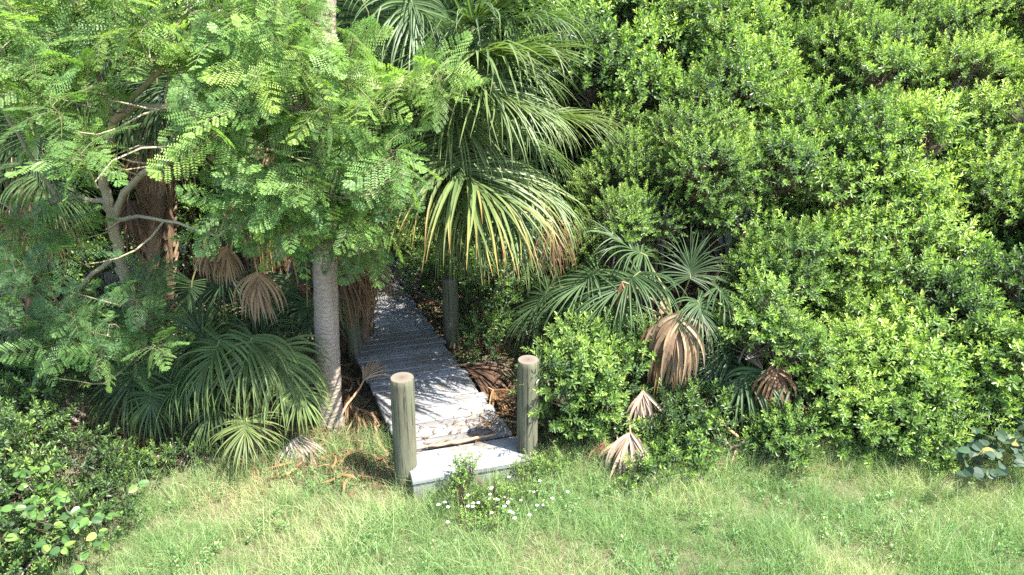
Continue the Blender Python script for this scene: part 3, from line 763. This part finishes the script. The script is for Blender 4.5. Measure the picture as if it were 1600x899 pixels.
# crown lobes: (px, py, Y, radius px, count)
CR = [(60, 40, 5.6, 90, 14), (160, 20, 5.6, 80, 11), (260, 20, 5.7, 80, 10), (350, 50, 5.6, 80, 10), (440, 60, 5.5, 65, 9), (90, 130, 5.3, 75, 9), (30, 120, 5.3, 60, 6), (330, 120, 5.4, 70, 9),
      (100, 210, 5.0, 68, 8), (150, 240, 4.95, 42, 4), (430, 140, 5.3, 75, 10), (500, 130, 5.4, 62, 7), (530, 190, 5.4, 60, 7), (380, 210, 5.2, 62, 7), (470, 230, 5.2, 62, 8), (560, 260, 5.3, 55, 7), (600, 285, 5.4, 34, 3),
      (420, 300, 5.3, 58, 7), (350, 330, 5.3, 45, 5), (490, 340, 5.3, 58, 8), (570, 350, 5.4, 45, 5), (450, 370, 5.4, 45, 5), (660, 130, 5.6, 48, 6), (630, 150, 5.6, 35, 3), (540, 95, 5.6, 30, 2),
      (250, 90, 5.5, 60, 6), (300, 170, 5.3, 30, 2),
      (40, 330, 5.6, 55, 5), (90, 380, 5.6, 45, 3), (260, 400, 5.7, 60, 6), (330, 410, 5.6, 40, 2), (230, 370, 5.8, 45, 3), (150, 440, 5.8, 45, 3), (40, 440, 5.5, 70, 7), (60, 520, 5.4, 70, 7), (250, 480, 5.6, 50, 5), (210, 540, 5.4, 50, 5), (120, 560, 5.3, 60, 5),
      (-40, 300, 5.5, 70, 5), (-60, 90, 5.5, 90, 8), (-30, 500, 5.4, 60, 4), (320, -60, 5.8, 90, 8), (120, -70, 5.8, 90, 8), (470, -30, 5.7, 55, 4), (300, 260, 5.5, 25, 1), (140, 500, 5.6, 45, 3), (400, 400, 5.6, 40, 3), (300, 350, 5.6, 40, 3), (600, 370, 5.5, 30, 2), (540, 400, 5.5, 30, 2), (0, 40, 5.4, 60, 5)]
GAPS = [(150, 95, 300, 400), (120, 260, 330, 400), (-20, 150, 55, 290), (100, 385, 185, 470), (305, 385, 455, 540)]
fl = Tmpl()
for px, py, Y, rp, cnt in CR:
    cnt = int(cnt * (1.05 if py < 260 else 1.0) + .5)
    for k in range(cnt):
        a = random.random() * 6.3; q = math.sqrt(random.random()) * rp
        sc_ = random.uniform(.62, 1.0) * (1 if py < 380 else .82)
        p = at(px + math.cos(a) * q, py + math.sin(a) * q - 14, Y + random.uniform(-.3, .45))
        ux, uy, _d = proj(p)
        if any(x0 < ux < x1 and y0 < uy < y1 for x0, y0, x1, y1 in GAPS): continue
        ax = unit(np.array([random.gauss(.08, .38), random.gauss(-.42, .38), 1.0]))
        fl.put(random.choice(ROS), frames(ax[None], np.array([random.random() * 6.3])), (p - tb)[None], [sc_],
               dt=[(0.12 if py < 200 else -.02 if py < 400 else -.22) + random.gauss(0, .09)])  # lowest sprays get a darker leaf colour standing in for shade
        j = int(np.argmin(((SKP - (p - ax * .3)) ** 2).sum(1)))
        P = curve(SKP[j], p - ax * .25 * sc_, .08, 6) - tb
        tr.tube(P, np.linspace(.011, .005, 6), 5)
tr.build('trunk', M['bark'], FT, True)
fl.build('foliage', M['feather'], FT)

# left hand shrubs
G4 = 'shaded bushes at the left edge'  # negative tone puts the shade on these bushes into their leaf colour
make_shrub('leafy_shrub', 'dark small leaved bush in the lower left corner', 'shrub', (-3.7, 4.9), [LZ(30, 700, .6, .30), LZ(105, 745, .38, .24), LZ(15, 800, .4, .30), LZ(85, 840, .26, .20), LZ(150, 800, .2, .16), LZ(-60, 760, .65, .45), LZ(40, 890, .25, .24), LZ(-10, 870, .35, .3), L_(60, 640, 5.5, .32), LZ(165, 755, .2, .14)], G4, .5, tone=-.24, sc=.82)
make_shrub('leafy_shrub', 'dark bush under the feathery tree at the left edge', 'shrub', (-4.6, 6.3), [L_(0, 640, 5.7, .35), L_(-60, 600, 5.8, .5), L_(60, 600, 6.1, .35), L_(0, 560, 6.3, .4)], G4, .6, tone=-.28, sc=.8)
make_shrub('leafy_shrub', 'low weedy bush at the grass edge left of the low fan palm', 'shrub', (-2.9, 5.6), [L_(250, 735, 5.35, .13), L_(295, 712, 5.45, .12), L_(205, 725, 5.4, .15), L_(215, 755, 5.25, .09)], G4, .6, tone=-.15, sc=.62)
make_shrub('leafy_shrub', 'dim shrub beside the far right side of the boardwalk', 'shrub', (-.3, 8.6), [L_(745, 470, 8.3, .4), L_(700, 400, 9.0, .5), L_(790, 440, 8.6, .5), L_(660, 390, 9.6, .5), L_(640, 340, 10.2, .6), L_(610, 385, 9.9, .35), L_(560, 390, 10.2, .4), L_(680, 430, 8.9, .3), L_(700, 350, 8.4, .35), L_(760, 540, 7.4, .2), L_(830, 400, 8.8, .6), L_(850, 520, 7.8, .35)], G1, .6, tone=-.12)
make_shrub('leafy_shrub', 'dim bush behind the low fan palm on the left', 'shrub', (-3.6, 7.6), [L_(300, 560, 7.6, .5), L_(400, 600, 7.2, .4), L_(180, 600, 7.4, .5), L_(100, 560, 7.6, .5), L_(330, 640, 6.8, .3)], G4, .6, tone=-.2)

# broad leaved plants
def broad_plant(name, label, cat, base, pts, L, mat, roundish=False, tone=.5):
    base = np.array([*base, 0.]); root = thing(name, label, cat, base)
    lf = Tmpl(); st = Tmpl()
    for p in pts:
        q = np.asarray(p) - base
        P = curve(q + np.array([random.gauss(0, .06), random.uniform(.0, .15), -min(.22, p[2])]), q, .12, 7); lf.tube(P, np.linspace(.004, .002, 7), 5, .02)
        for k in range(3 if not roundish else 1):
            l_ = L * random.uniform(.75, 1.15); az = random.random() * 6.3
            d = np.array([math.cos(az), math.sin(az) - .3, random.uniform(-.35, .15)]); nn = np.array([random.gauss(0, .55), -.45 + random.gauss(0, .5), 1])
            b0 = q + unit(d) * .01
            d = unit(d); s_ = unit(np.cross(d, nn)); n2 = np.cross(s_, d)
            W = l_ * (1.0 if roundish else .72)
            ou = [(0, .0), (.02, .28), (.22, .5), (.5, .5), (.78, .36 if not roundish else .42), (1, .0)]
            mid = [b0 + d * l_ * u - n2 * .12 * l_ * u * u for u, _ in ou]
            A = [m_ + s_ * W * v + n2 * .12 * W * v * 2 for m_, (u, v) in zip(mid, ou)]; B = [m_ - s_ * W * v + n2 * .12 * W * v * 2 for m_, (u, v) in zip(mid, ou)]
            V = mid + A + B; Fc = []
            for i in range(5): Fc += [(i, i + 1, 6 + i + 1, 6 + i), (i, 12 + i, 12 + i + 1, i + 1)]
            tn = tone + random.gauss(0, .16)
            if roundish: tn = random.choice((.3, .5, .6, .7, .8, .55, .45, 1.0) if random.random() < .3 else (.3, .5, .6, .4))
            lf.add(V, Fc, float(np.clip(tn, .07, 1)), random.random())
    lf.build('foliage', M[mat], root)
pts = [atz(random.gauss(85, 40), random.gauss(812, 30), random.uniform(.5, .72)) for _ in range(38)] + [atz(random.gauss(60, 60), random.gauss(740, 30), random.uniform(.7, .95)) for _ in range(12)]
broad_plant('broadleaf_vine', 'bright heart leaved vine over the lower left bush', 'vine', (-3.2, 5.0), pts, .068, 'broad', tone=.5)
pts = [atz(random.uniform(1485, 1625), random.gauss(695, 22), random.uniform(.12, .42)) for _ in range(110)]
pts = [p for p in pts if p[2] > .06]
broad_plant('round_leaved_plant', 'low plant with large round grey green leaves at the right grass edge', 'plant', (4.0, 5.6), pts, .10, 'round', True)

# ------------------------------------------------------------------ boardwalk
DK = .20
FL, FR = atz(644, 752, DK), atz(829, 719, DK)
px_ax = unit(FR - FL); px_ax[2] = 0; px_ax = unit(px_ax); ang = math.atan2(px_ax[1], px_ax[0])
py_ax = np.array([-px_ax[1], px_ax[0], 0])
org = (FL + FR) / 2; org[2] = 0
BW = thing('boardwalk', 'weathered grey plank boardwalk leading into the shade between the palms', 'boardwalk', org)
BW.rotation_euler.z = ang
shear = -math.tan(R(22.5) - ang)
W2 = np.linalg.norm(FR - FL) / 2


def box(T, x0, x1, y0, y1, z0, z1, sh=0.0, rnd=.5, jit=0.0, bev=.004):
    """plank box with small chamfered top edges"""
    j = lambda: random.uniform(-jit, jit)
    za = [z1 + j() for _ in range(4)]
    V = [(x0 + sh * y0, y0, z0), (x1 + sh * y0, y0, z0), (x1 + sh * y1, y1, z0), (x0 + sh * y1, y1, z0),
         (x0 + sh * y0, y0, za[0] - bev), (x1 + sh * y0, y0, za[1] - bev), (x1 + sh * y1, y1, za[2] - bev), (x0 + sh * y1, y1, za[3] - bev),
         (x0 + sh * y0 + bev, y0 + bev, za[0]), (x1 + sh * y0 - bev, y0 + bev, za[1]), (x1 + sh * y1 - bev, y1 - bev, za[2]), (x0 + sh * y1 + bev, y1 - bev, za[3])]
    Fc = [(0, 3, 2, 1), (0, 1, 5, 4), (1, 2, 6, 5), (2, 3, 7, 6), (3, 0, 4, 7), (4, 5, 9, 8), (5, 6, 10, 9), (6, 7, 11, 10), (7, 4, 8, 11), (8, 9, 10, 11)]
    T.add(V, Fc, .5, rnd)


T = Tmpl(); y = 0.0
for k in range(3):
    box(T, -W2 + random.uniform(-.01, .01), W2 + random.uniform(-.01, .01), y, y + .135, DK - .04, DK - .002, 0, random.uniform(.6, 1), .003); y += .141
T.build('end_step', M['deck'], BW)
T = Tmpl(); box(T, -W2 + .01, W2 - .01, .012, .045, -.06, DK - .042, 0, .8); T.build('riser_board', M['deck'], BW)
T = Tmpl(); y = .455
while y < 4.45:
    wd = random.uniform(.128, .142)
    box(T, -W2 + random.uniform(-.02, .02), W2 + random.uniform(-.025, .025), y, y + wd, DK - .02, DK + .018, shear + random.uniform(-.006, .006), random.random(), .005, .010)
    for nx_ in (-W2 + .07, W2 - .07, random.uniform(-.05, .05)):
        for ny_ in (.03, .10): box(T, nx_ + random.uniform(-.01, .01) - .005, nx_ + .005, y + ny_, y + ny_ + .010, DK + .01, DK + .021, shear, -1.35, 0, .001)
    y += wd + random.uniform(.009, .016)
T.build('deck_planks', M['deck'], BW)
T = Tmpl(); y = 4.56
while y < 7.6:
    wd = random.uniform(.128, .142)
    box(T, -W2 + random.uniform(-.02, .02), W2 + random.uniform(-.02, .02), y, y + wd, DK - .05, DK - .012, shear, random.random(), .005); y += wd + random.uniform(.009, .016)
T.build('far_planks', M['deck'], BW)
for s_ in (-1, 1):
    T = Tmpl(); box(T, s_ * (W2 - .07) - .02, s_ * (W2 - .07) + .02, .05, 7.6, -.05, DK - .052, shear, .3); T.build('side_joist', M['deck'], BW)


def post(label, p, top, r):
    root = thing('wooden_post', label, 'post', (p[0], p[1], 0), 'round wooden posts flanking the boardwalk')
    T = Tmpl(); H = top[2]; n_ = 22; P = [np.array([0, 0, -.2])]
    for i in range(n_): 
        u = i / (n_ - 1); P.append(np.array([(top[0] - p[0]) * u, (top[1] - p[1]) * u, H * u - .0]))
    P = np.array(P); P[-1, 2] = H - .008; P = np.vstack([P, [[P[-1, 0], P[-1, 1], H]]])
    rad = np.full(len(P), r); rad[1:-1] *= 1 + rg.normal(size=len(P) - 2) * .006; rad[-1] = r * .94
    T.tube(P, rad, 32, .5, .5, .012)
    a = T.build('shaft', M['post'], root, True)
    T = Tmpl(); an = np.linspace(0, 2 * PI, 33)[:-1]
    x0, y0 = P[-1, 0], P[-1, 1]
    rings_ = [np.stack([q * r * .945 * np.cos(an), q * r * .945 * np.sin(an), np.full(32, .0015 - .001 * q)], -1) for q in (1, .55, .05)]
    V = np.concatenate(rings_); Fc = []
    for k in range(2):
        for j in range(32): jn = (j + 1) % 32; Fc.append((k * 32 + j, k * 32 + jn, (k + 1) * 32 + jn, (k + 1) * 32 + j))
    T.add(V, Fc, .5, .5)
    e = T.build('end_grain', M['postend'], root); e.location = (x0, y0, H)
    return root


post('thick round post at the front left corner of the boardwalk', (-.965, 5.17), np.array([-.94, 5.175, 1.09]), .103)
post('round post at the front right corner of the boardwalk beside the shrub', (.14, 5.43), np.array([.145, 5.44, 1.125]), .096)
post('shaded round post on the right side farther along the boardwalk', (-.77, 7.9), np.array([-.77, 7.9, 1.0]), .1)
post('round post half hidden behind the palm trunk and brown skirt', (-1.90, 7.48), np.array([-1.92, 7.45, 1.0]), .09)

# ------------------------------------------------------------------ fallen fronds and litter
def fallen(label, hub, tgt, L, tone, spread=50, nseg=22, droop=.8, wid=.07, nrm=(0, -.2, 1)):
    hub = np.asarray(hub, float); root = thing('fallen_palm_frond', label, 'dead frond', (hub[0], hub[1], 0), 'dead fronds lying on the ground')
    b0 = np.array([hub[0], hub[1], 0]); T = Tmpl()
    a = unit(np.asarray(tgt) - hub)
    cp = frond_blade(T, hub - b0, a, np.array(nrm, float), L, droop, nseg, spread, tone, .1, wid, .2, messy=.12)
    T.fix(); T.V[0][:, 2] = np.maximum(T.V[0][:, 2], .012 + .02 * rg.random(len(T.V[0])))
    T.build('blade', M['dead'], root)
    T2 = Tmpl(); e = hub - b0 - a * .5; e[2] = .03; P = np.concatenate([curve(e, hub - b0, .04, 6), cp[1:4]]); T2.tube(P, np.linspace(.016, .007, len(P)), 6)
    T2.build('petiole', M['drypetiole'], root, True)
fallen('pinkish grey fallen frond folded like a shell on the grass below the fan palm', atz(468, 682, .22), atz(470, 735, .0), .36, .95, 55, 26, .9, .09)
fallen('orange dried frond propped against the left edge of the boardwalk', atz(568, 595, .35), atz(600, 560, .45), .38, .78, 42, 24, .5, .06, (-.3, -1, .5))
fallen('dark brown fallen frond right of the boardwalk', atz(725, 570, .25), atz(790, 600, .1), .62, .22, 38, 26, .6, .07)
fallen('brown frond lying under the shrub at the right post', atz(845, 660, .15), atz(900, 690, .05), .5, .5, 40, 20)
fallen('tan fallen frond left of the boardwalk edge', atz(560, 640, .12), atz(590, 700, .03), .45, .62, 25, 14)
fallen('brown frond in the shade below the left fan palm', atz(540, 610, .2), atz(530, 670, .03), .45, .4, 30, 16)
fallen('brown frond behind the right gate post', atz(770, 610, .12), atz(800, 640, .05), .4, .55, 40, 18)

# dead stick on the deck
def stick(label, pts, r, tone, name='dead_palm_stalk'):
    P = np.array(pts); o = P[0].copy(); T = Tmpl(); t = np.linspace(0, 1, len(P)); tt = np.linspace(0, 1, 12)
    Q = np.stack([np.interp(tt, t, P[:, k]) for k in range(3)], -1); Q[1:-1] += rg.normal(size=(10, 3)) * .004
    T.tube(Q, r * np.sin(np.linspace(.35, 2.9, 12)), 6, tone, .5, .4)
    tag(T.build(name, M['drypetiole'], None, True, origin=o), label, 'dead stalk', 'dead stalks and sticks lying about')
stick('reddish brown palm stalk lying across the front of the boardwalk', [atz(662, 699, DK + .03), atz(720, 690, DK + .03), atz(776, 678, DK + .035)], .02, .3)
stick('long tan stalk on the grass left of the front post', [atz(585, 650, .12), atz(590, 690, .06), atz(615, 728, .03)], .022, .6)
stick('broad dry stalk lying on the ground under the shrub at the right post', [atz(838, 716, .05), atz(862, 700, .07), atz(880, 690, .1)], .024, .7)
stick('yellow leaning stalk between the two right fan palms', [atz(1155, 715, .05), atz(1125, 680, .2), atz(1100, 655, .35)], .016, .7)
stick('brown stalk below the fan palm with a bleached frond', [atz(1115, 650, .4), atz(1150, 680, .22), atz(1165, 700, .1)], .016, .3)
# bare twigs in the bank
def bare(label, px, py, Y, spx, n_, down):
    tw = Tmpl(); o_ = at(px, py, Y)
    for k in range(n_):
        e = at(px + random.uniform(-1.2, .8) * spx, py - 40 + random.uniform(-.6, 1) * spx, Y - .15 + random.uniform(-.2, .2)); tw.tube(curve(o_, e, .14, 8) - o_, np.linspace(.010, .003, 8), 5)
    tw.tube(curve(at(px + 15, py + down, Y + .3), o_, .05, 8) - o_, np.linspace(.016, .010, 8), 6)
    tag(tw.build('bare_branch', M['bark'], None, True, origin=o_), label, 'branch', 'bare branches showing in the right shrub bank')
bare('bare pale branching twigs in the upper part of the right shrub bank', 1325, 200, 7.75, 70, 11, 130)
bare('thin bare twigs beside the dark gap halfway up the right bank', 1300, 335, 7.1, 50, 6, 60)
bare('bare twigs near the right edge, over the shaded part of the bank', 1470, 400, 6.9, 60, 6, 100)

# ------------------------------------------------------------------ ground, grass, litter
def hgt(x, y): return 0.03 * np.sin(x * 1.3 + .5) * np.sin(y * 1.7) + .018 * np.sin(x * 3.7 + y * 2.9)
nx = 240; xs = np.sinh(np.linspace(-7, 7, nx)) / np.sinh(7) * 400
ys = np.sinh(np.linspace(-7, 7, nx)) / np.sinh(7) * 400 + 5.5
X, Yg = np.meshgrid(xs, ys); Z = hgt(X, Yg) * np.exp(-((X / 14) ** 2 + ((Yg - 6) / 14) ** 2)) - .005
T = Tmpl(); i, j = np.meshgrid(np.arange(nx - 1), np.arange(nx - 1), indexing='ij'); q = i * nx + j
T.add(np.stack([X, Yg, Z], -1).reshape(-1, 3), np.stack([q, q + 1, q + nx + 1, q + nx], -1).reshape(-1, 4), .5, .5)
tag(T.build('ground', M['ground'], None, True), kind='structure')


def tuft(nb, h, sp, w_=.0045, lean=.5):
    T = Tmpl()
    for _ in range(nb):
        az = random.random() * 6.3; l_ = h * random.uniform(.5, 1.25); ln = random.uniform(.1, 1) * lean
        o = np.array([math.cos(az), math.sin(az), 0]); b0 = np.array([random.gauss(0, sp), random.gauss(0, sp), 0]); fa = random.random() * 6.3
        s_ = np.array([math.cos(fa), math.sin(fa), 0]) * w_ * random.uniform(.6, 1.2) * .5
        V = []; tn = random.random() * .35
        for k in range(4):
            u = k / 3; c = b0 + o * ln * l_ * u ** 1.8 + np.array([0, 0, l_ * (u - .38 * ln * u * u)]); V += [c - s_ * (1 - u * .92), c + s_ * (1 - u * .92)]
        T.add(V, [(0, 1, 3, 2), (2, 3, 5, 4), (4, 5, 7, 6)], [tn + .25 * (k // 2) / 3 for k in range(8)], random.random())
    return T.fix()


TU = [tuft(22, .11, .04, .0040, 1.1) for _ in range(6)] + [tuft(18, .19, .035, .0034, 1.4) for _ in range(6)]
TL = [tuft(18, .30, .035, .0042, 1.0) for _ in range(4)]
rn1 = rg.random((12, 4)) * np.array([2.2, 2.2, 6.3, 1]) + np.array([.6, .6, 0, .4])
def fieldn(x, y): return sum(a[3] * np.sin(a[0] * x * 1.3 + a[2]) * np.sin(a[1] * y * 1.7 + a[2] * 2.1) for a in rn1) / 3.2
N = 17000
gx = rg.uniform(-4.6, 5.4, N); gy = rg.uniform(3.2, 6.3, N)
edge = np.interp(gx, [-4.5, -3.3, -2.6, -1.9, -1.0, -.9, .15, .3, 1.2, 2.5, 4, 5.4], [4.0, 4.5, 5.25, 5.65, 5.8, 5.0, 5.15, 5.6, 5.45, 5.65, 5.6, 5.5]) + rg.normal(size=N) * .12
dry = np.exp(-((gx + 1.7) / 1.1) ** 2 - ((gy - 5.45) / .45) ** 2) + .45 * np.exp(-((gx + 2.4) / .6) ** 2 - ((gy - 4.9) / .5) ** 2) + .5 * np.exp(-((gy - 5.35) / .22) ** 2) * (gx > .3)
fn = fieldn(gx, gy)
keep = (gy < edge) & (rg.random(N) > dry * .55) & (rg.random(N) > .25 * (fn < -.5))
gx, gy, dry, fn = gx[keep], gy[keep], dry[keep], fn[keep]
T = Tmpl()
ch = rg.integers(0, len(TU), len(gx))
for j in range(len(TU)):
    q = ch == j; k = q.sum(); z = np.tile([0, 0, 1.0], (k, 1)) + rg.normal(size=(k, 3)) * .12
    T.put(TU[j], frames(z, rg.random(k) * 6.3), np.stack([gx[q], gy[q], hgt(gx[q], gy[q]) - .01], -1), rg.uniform(.55, 1.35, k) * (1 + .3 * fieldn(gx[q] * 1.7, gy[q] * 1.7)),
          np.clip(.13 + fn[q] * .22 + dry[q] * .5 + rg.normal(size=k) * .12, 0, .75))
WD = [sprig(n_=9, L=.035, wr=.5, tl=.05) for _ in range(3)]
k = 2600; wx = rg.uniform(-3.6, 5.2, k); wy = rg.uniform(3.6, 5.6, k); q = (fieldn(wx * 1.9 + 3, wy * 1.9) > .15) & (wy < np.interp(wx, [-3.5, -2.6, -1, -.9, .2, .3, 5], [4.4, 5.2, 5.4, 4.8, 4.9, 5.3, 5.4])); wx, wy = wx[q], wy[q]; k = len(wx)
for j in range(3):
    q = np.arange(k) % 3 == j; n_ = q.sum(); T.put(WD[j], frames(np.tile([0, 0, 1.0], (n_, 1)) + rg.normal(size=(n_, 3)) * .3, rg.random(n_) * 6), np.stack([wx[q], wy[q], hgt(wx[q], wy[q]) + rg.uniform(.02, .09, n_)], -1), rg.uniform(.7, 1.2, n_), rg.normal(size=n_) * .08 - .05)
k = 950
ex = rg.uniform(-3.3, 5.2, k); ey = np.interp(ex, [-3.3, -2.6, -1.9, -1.0, -.95, .2, .3, 1.2, 2.5, 4, 5.4], [4.7, 5.25, 5.6, 5.55, 4.9, 4.95, 5.5, 5.35, 5.5, 5.5, 5.45]) + rg.normal(size=k) * .16
for j in range(4):
    q = np.arange(k) % 4 == j; n_ = q.sum(); T.put(TL[j], frames(np.tile([0, 0, 1.0], (n_, 1)) + rg.normal(size=(n_, 3)) * .15, rg.random(n_) * 6), np.stack([ex[q], ey[q], hgt(ex[q], ey[q])], -1), rg.uniform(.6, 1.1, n_), rg.normal(size=n_) * .12 + .15)
tag(T.build('grass', M['grass'], None), 'soft pale green uncut grass in front of the shrubs', 'grass', kind='stuff')

# dry litter: strips of dead leaf and twigs
st_ = Tmpl(); Vs = []
def strip():
    T = Tmpl(); L = 1.0
    for s0 in (0,):
        V = []
        c_ = random.uniform(-.2, .2)
        for k in range(4):
            u = k / 3; c = np.array([u * L - .5, c_ * math.sin(u * 3), .1 * math.sin(u * PI) * random.uniform(.2, 1)]); w_ = .06 * math.sin(PI * (.12 + .8 * u)); V += [c - (0, w_, 0), c + (0, w_, 0)]
        T.add(V, [(0, 1, 3, 2), (2, 3, 5, 4), (4, 5, 7, 6)], .5, 0)
    return T.fix()
SP = [strip() for _ in range(5)]
K = 11000
lx = rg.uniform(-7, 6.5, K); ly = rg.uniform(5.0, 10.5, K)
q = (ly > np.interp(lx, [-4, -2.5, -1.6, -.9, .15, .3, 1.5, 5], [5.5, 5.4, 5.15, 5.3, 5.4, 5.5, 5.45, 5.6])); lx, ly = lx[q], ly[q]; 
ex = rg.normal(size=700) * .5 - 1.55; ey = rg.normal(size=700) * .28 + 5.65; lx = np.append(lx, ex); ly = np.append(ly, ey)
T = Tmpl(); ch = rg.integers(0, 5, len(lx))
def in_deck(x, y):
    dx, dy = x - org[0], y - org[1]; u = dx * px_ax[0] + dy * px_ax[1]; v = dx * py_ax[0] + dy * py_ax[1]
    return (np.abs(u - shear * v) < W2 + .03) & (v > -.03) & (v < 7.7)
for j in range(5):
    s_ = (ch == j) & ~in_deck(lx, ly); k = s_.sum(); L = .05 + .3 * rg.random(k) ** 2.2
    zx = np.tile([0, 0, 1.0], (k, 1)) + rg.normal(size=(k, 3)) * .25
    T.put(SP[j], frames(zx, rg.random(k) * 6.3), np.stack([lx[s_], ly[s_], hgt(lx[s_], ly[s_]) + .02 + .05 * rg.random(k)], -1), L, rg.normal(size=k) * .15 - .12)
tag(T.build('leaf_litter', M['dead']), 'brown dry leaf litter and palm shreds under the shrubs', 'leaf litter', kind='stuff')
# small leaf bits on the deck
T = Tmpl(); n_ = 420
u = np.where(rg.random(n_) < .5, rg.normal(size=n_) * .12 + .33, rg.uniform(-.5, .5, n_)); v = np.where(rg.random(n_) < .5, rg.normal(size=n_) * .14 + .62, 7 * rg.random(n_) ** .7)
u = np.clip(u, -.5, .5); P = org[None] + (u + shear * v)[:, None] * px_ax + v[:, None] * py_ax; P[:, 2] = DK + .026
T.put(SP[0], frames(np.tile([0, 0, 1.0], (n_, 1)) + rg.normal(size=(n_, 3)) * .1, rg.random(n_) * 6.3), P, rg.uniform(.02, .1, n_), rg.normal(size=n_) * .25 - .1)
tag(T.build('deck_litter', M['dead']), 'small dry leaf bits scattered on the boardwalk planks', 'leaf litter', kind='stuff')


# weeds
WEED = [bough(7, .10, n_=16, L=.045, wr=.42, tl=.1) for _ in range(3)]
def weed(label, lobes, tone=.1, flowers=0, name='weed', wsc=.9):
    P = np.array([at(*l[:3]) for l in lobes]); c = P.mean(0); b0 = np.array([c[0], c[1], 0]); root = thing(name, label, 'weed', b0, 'weeds growing at the step')
    fo = Tmpl(); st = Tmpl(); fw = Tmpl()
    for p, l in zip(P, lobes):
        for k in range(l[4]):
            q = p + rg.normal(size=3) * l[3]; q[2] = max(q[2], .06); ax = unit(rg.normal(size=3) * .3 + (0, 0, 1))
            fo.put(random.choice(WEED), frames(ax[None], np.array([random.random() * 6])), (q - b0)[None], [wsc * random.uniform(.7, 1.1)], [tone + random.gauss(0, .08)])
            fo.tube(curve(np.array([(q - b0)[0] * .5, (q - b0)[1] * .5, 0]), q - b0, .1, 5), np.linspace(.004, .002, 5), 4, .02)
    fo.build('foliage', M['shrub'], root)
    for k in range(flowers):
        p = P[random.randrange(len(P))] + rg.normal(size=3) * (.16, .16, .02); p[2] = .13 + .05 * random.random()
        fw = Tmpl()
        for a in range(5):
            an = a * 1.2566; d = np.array([math.cos(an), math.sin(an), .25])
            leaf(fw, p - b0, d, (0, 0, 1), .017, .013, .5, .5)
        fw.build('flower', M['flower'], root)
weed('leafy green weed growing up in front of the boardwalk riser', [(722, 745, 4.93, .05, 5), (728, 722, 4.98, .03, 3), (705, 765, 4.88, .05, 3)], .0, wsc=.68)
weed('low weed patch dotted with tiny white flowers near the step', [(760, 790, 4.75, .10, 9), (795, 780, 4.8, .11, 9), (735, 805, 4.68, .09, 6), (815, 755, 4.98, .09, 7), (770, 815, 4.6, .1, 6), (830, 790, 4.75, .1, 5)], .1, 40, wsc=.55)
weed('small weed at the foot of the right gate post', [(835, 735, 5.15, .05, 4), (860, 730, 5.25, .05, 3)], .05)
T = Tmpl()
b0 = atz(700, 655, DK + .02)
for k in range(16): 
    p = b0 + px_ax * random.gauss(0, .13) + py_ax * random.gauss(0, .05)
    T.put(random.choice(TL[:]), frames(np.array([[random.gauss(0, .5), random.gauss(0, .5), .6]]), np.array([random.random() * 6])), (p - b0)[None], [.4], [.1])
tag(T.build('grass_tuft', M['grass'], None, origin=b0), 'thin grass tuft growing through the boardwalk planks', 'grass tuft')
print('VERTS', sum(len(m.vertices) for m in bpy.data.meshes))
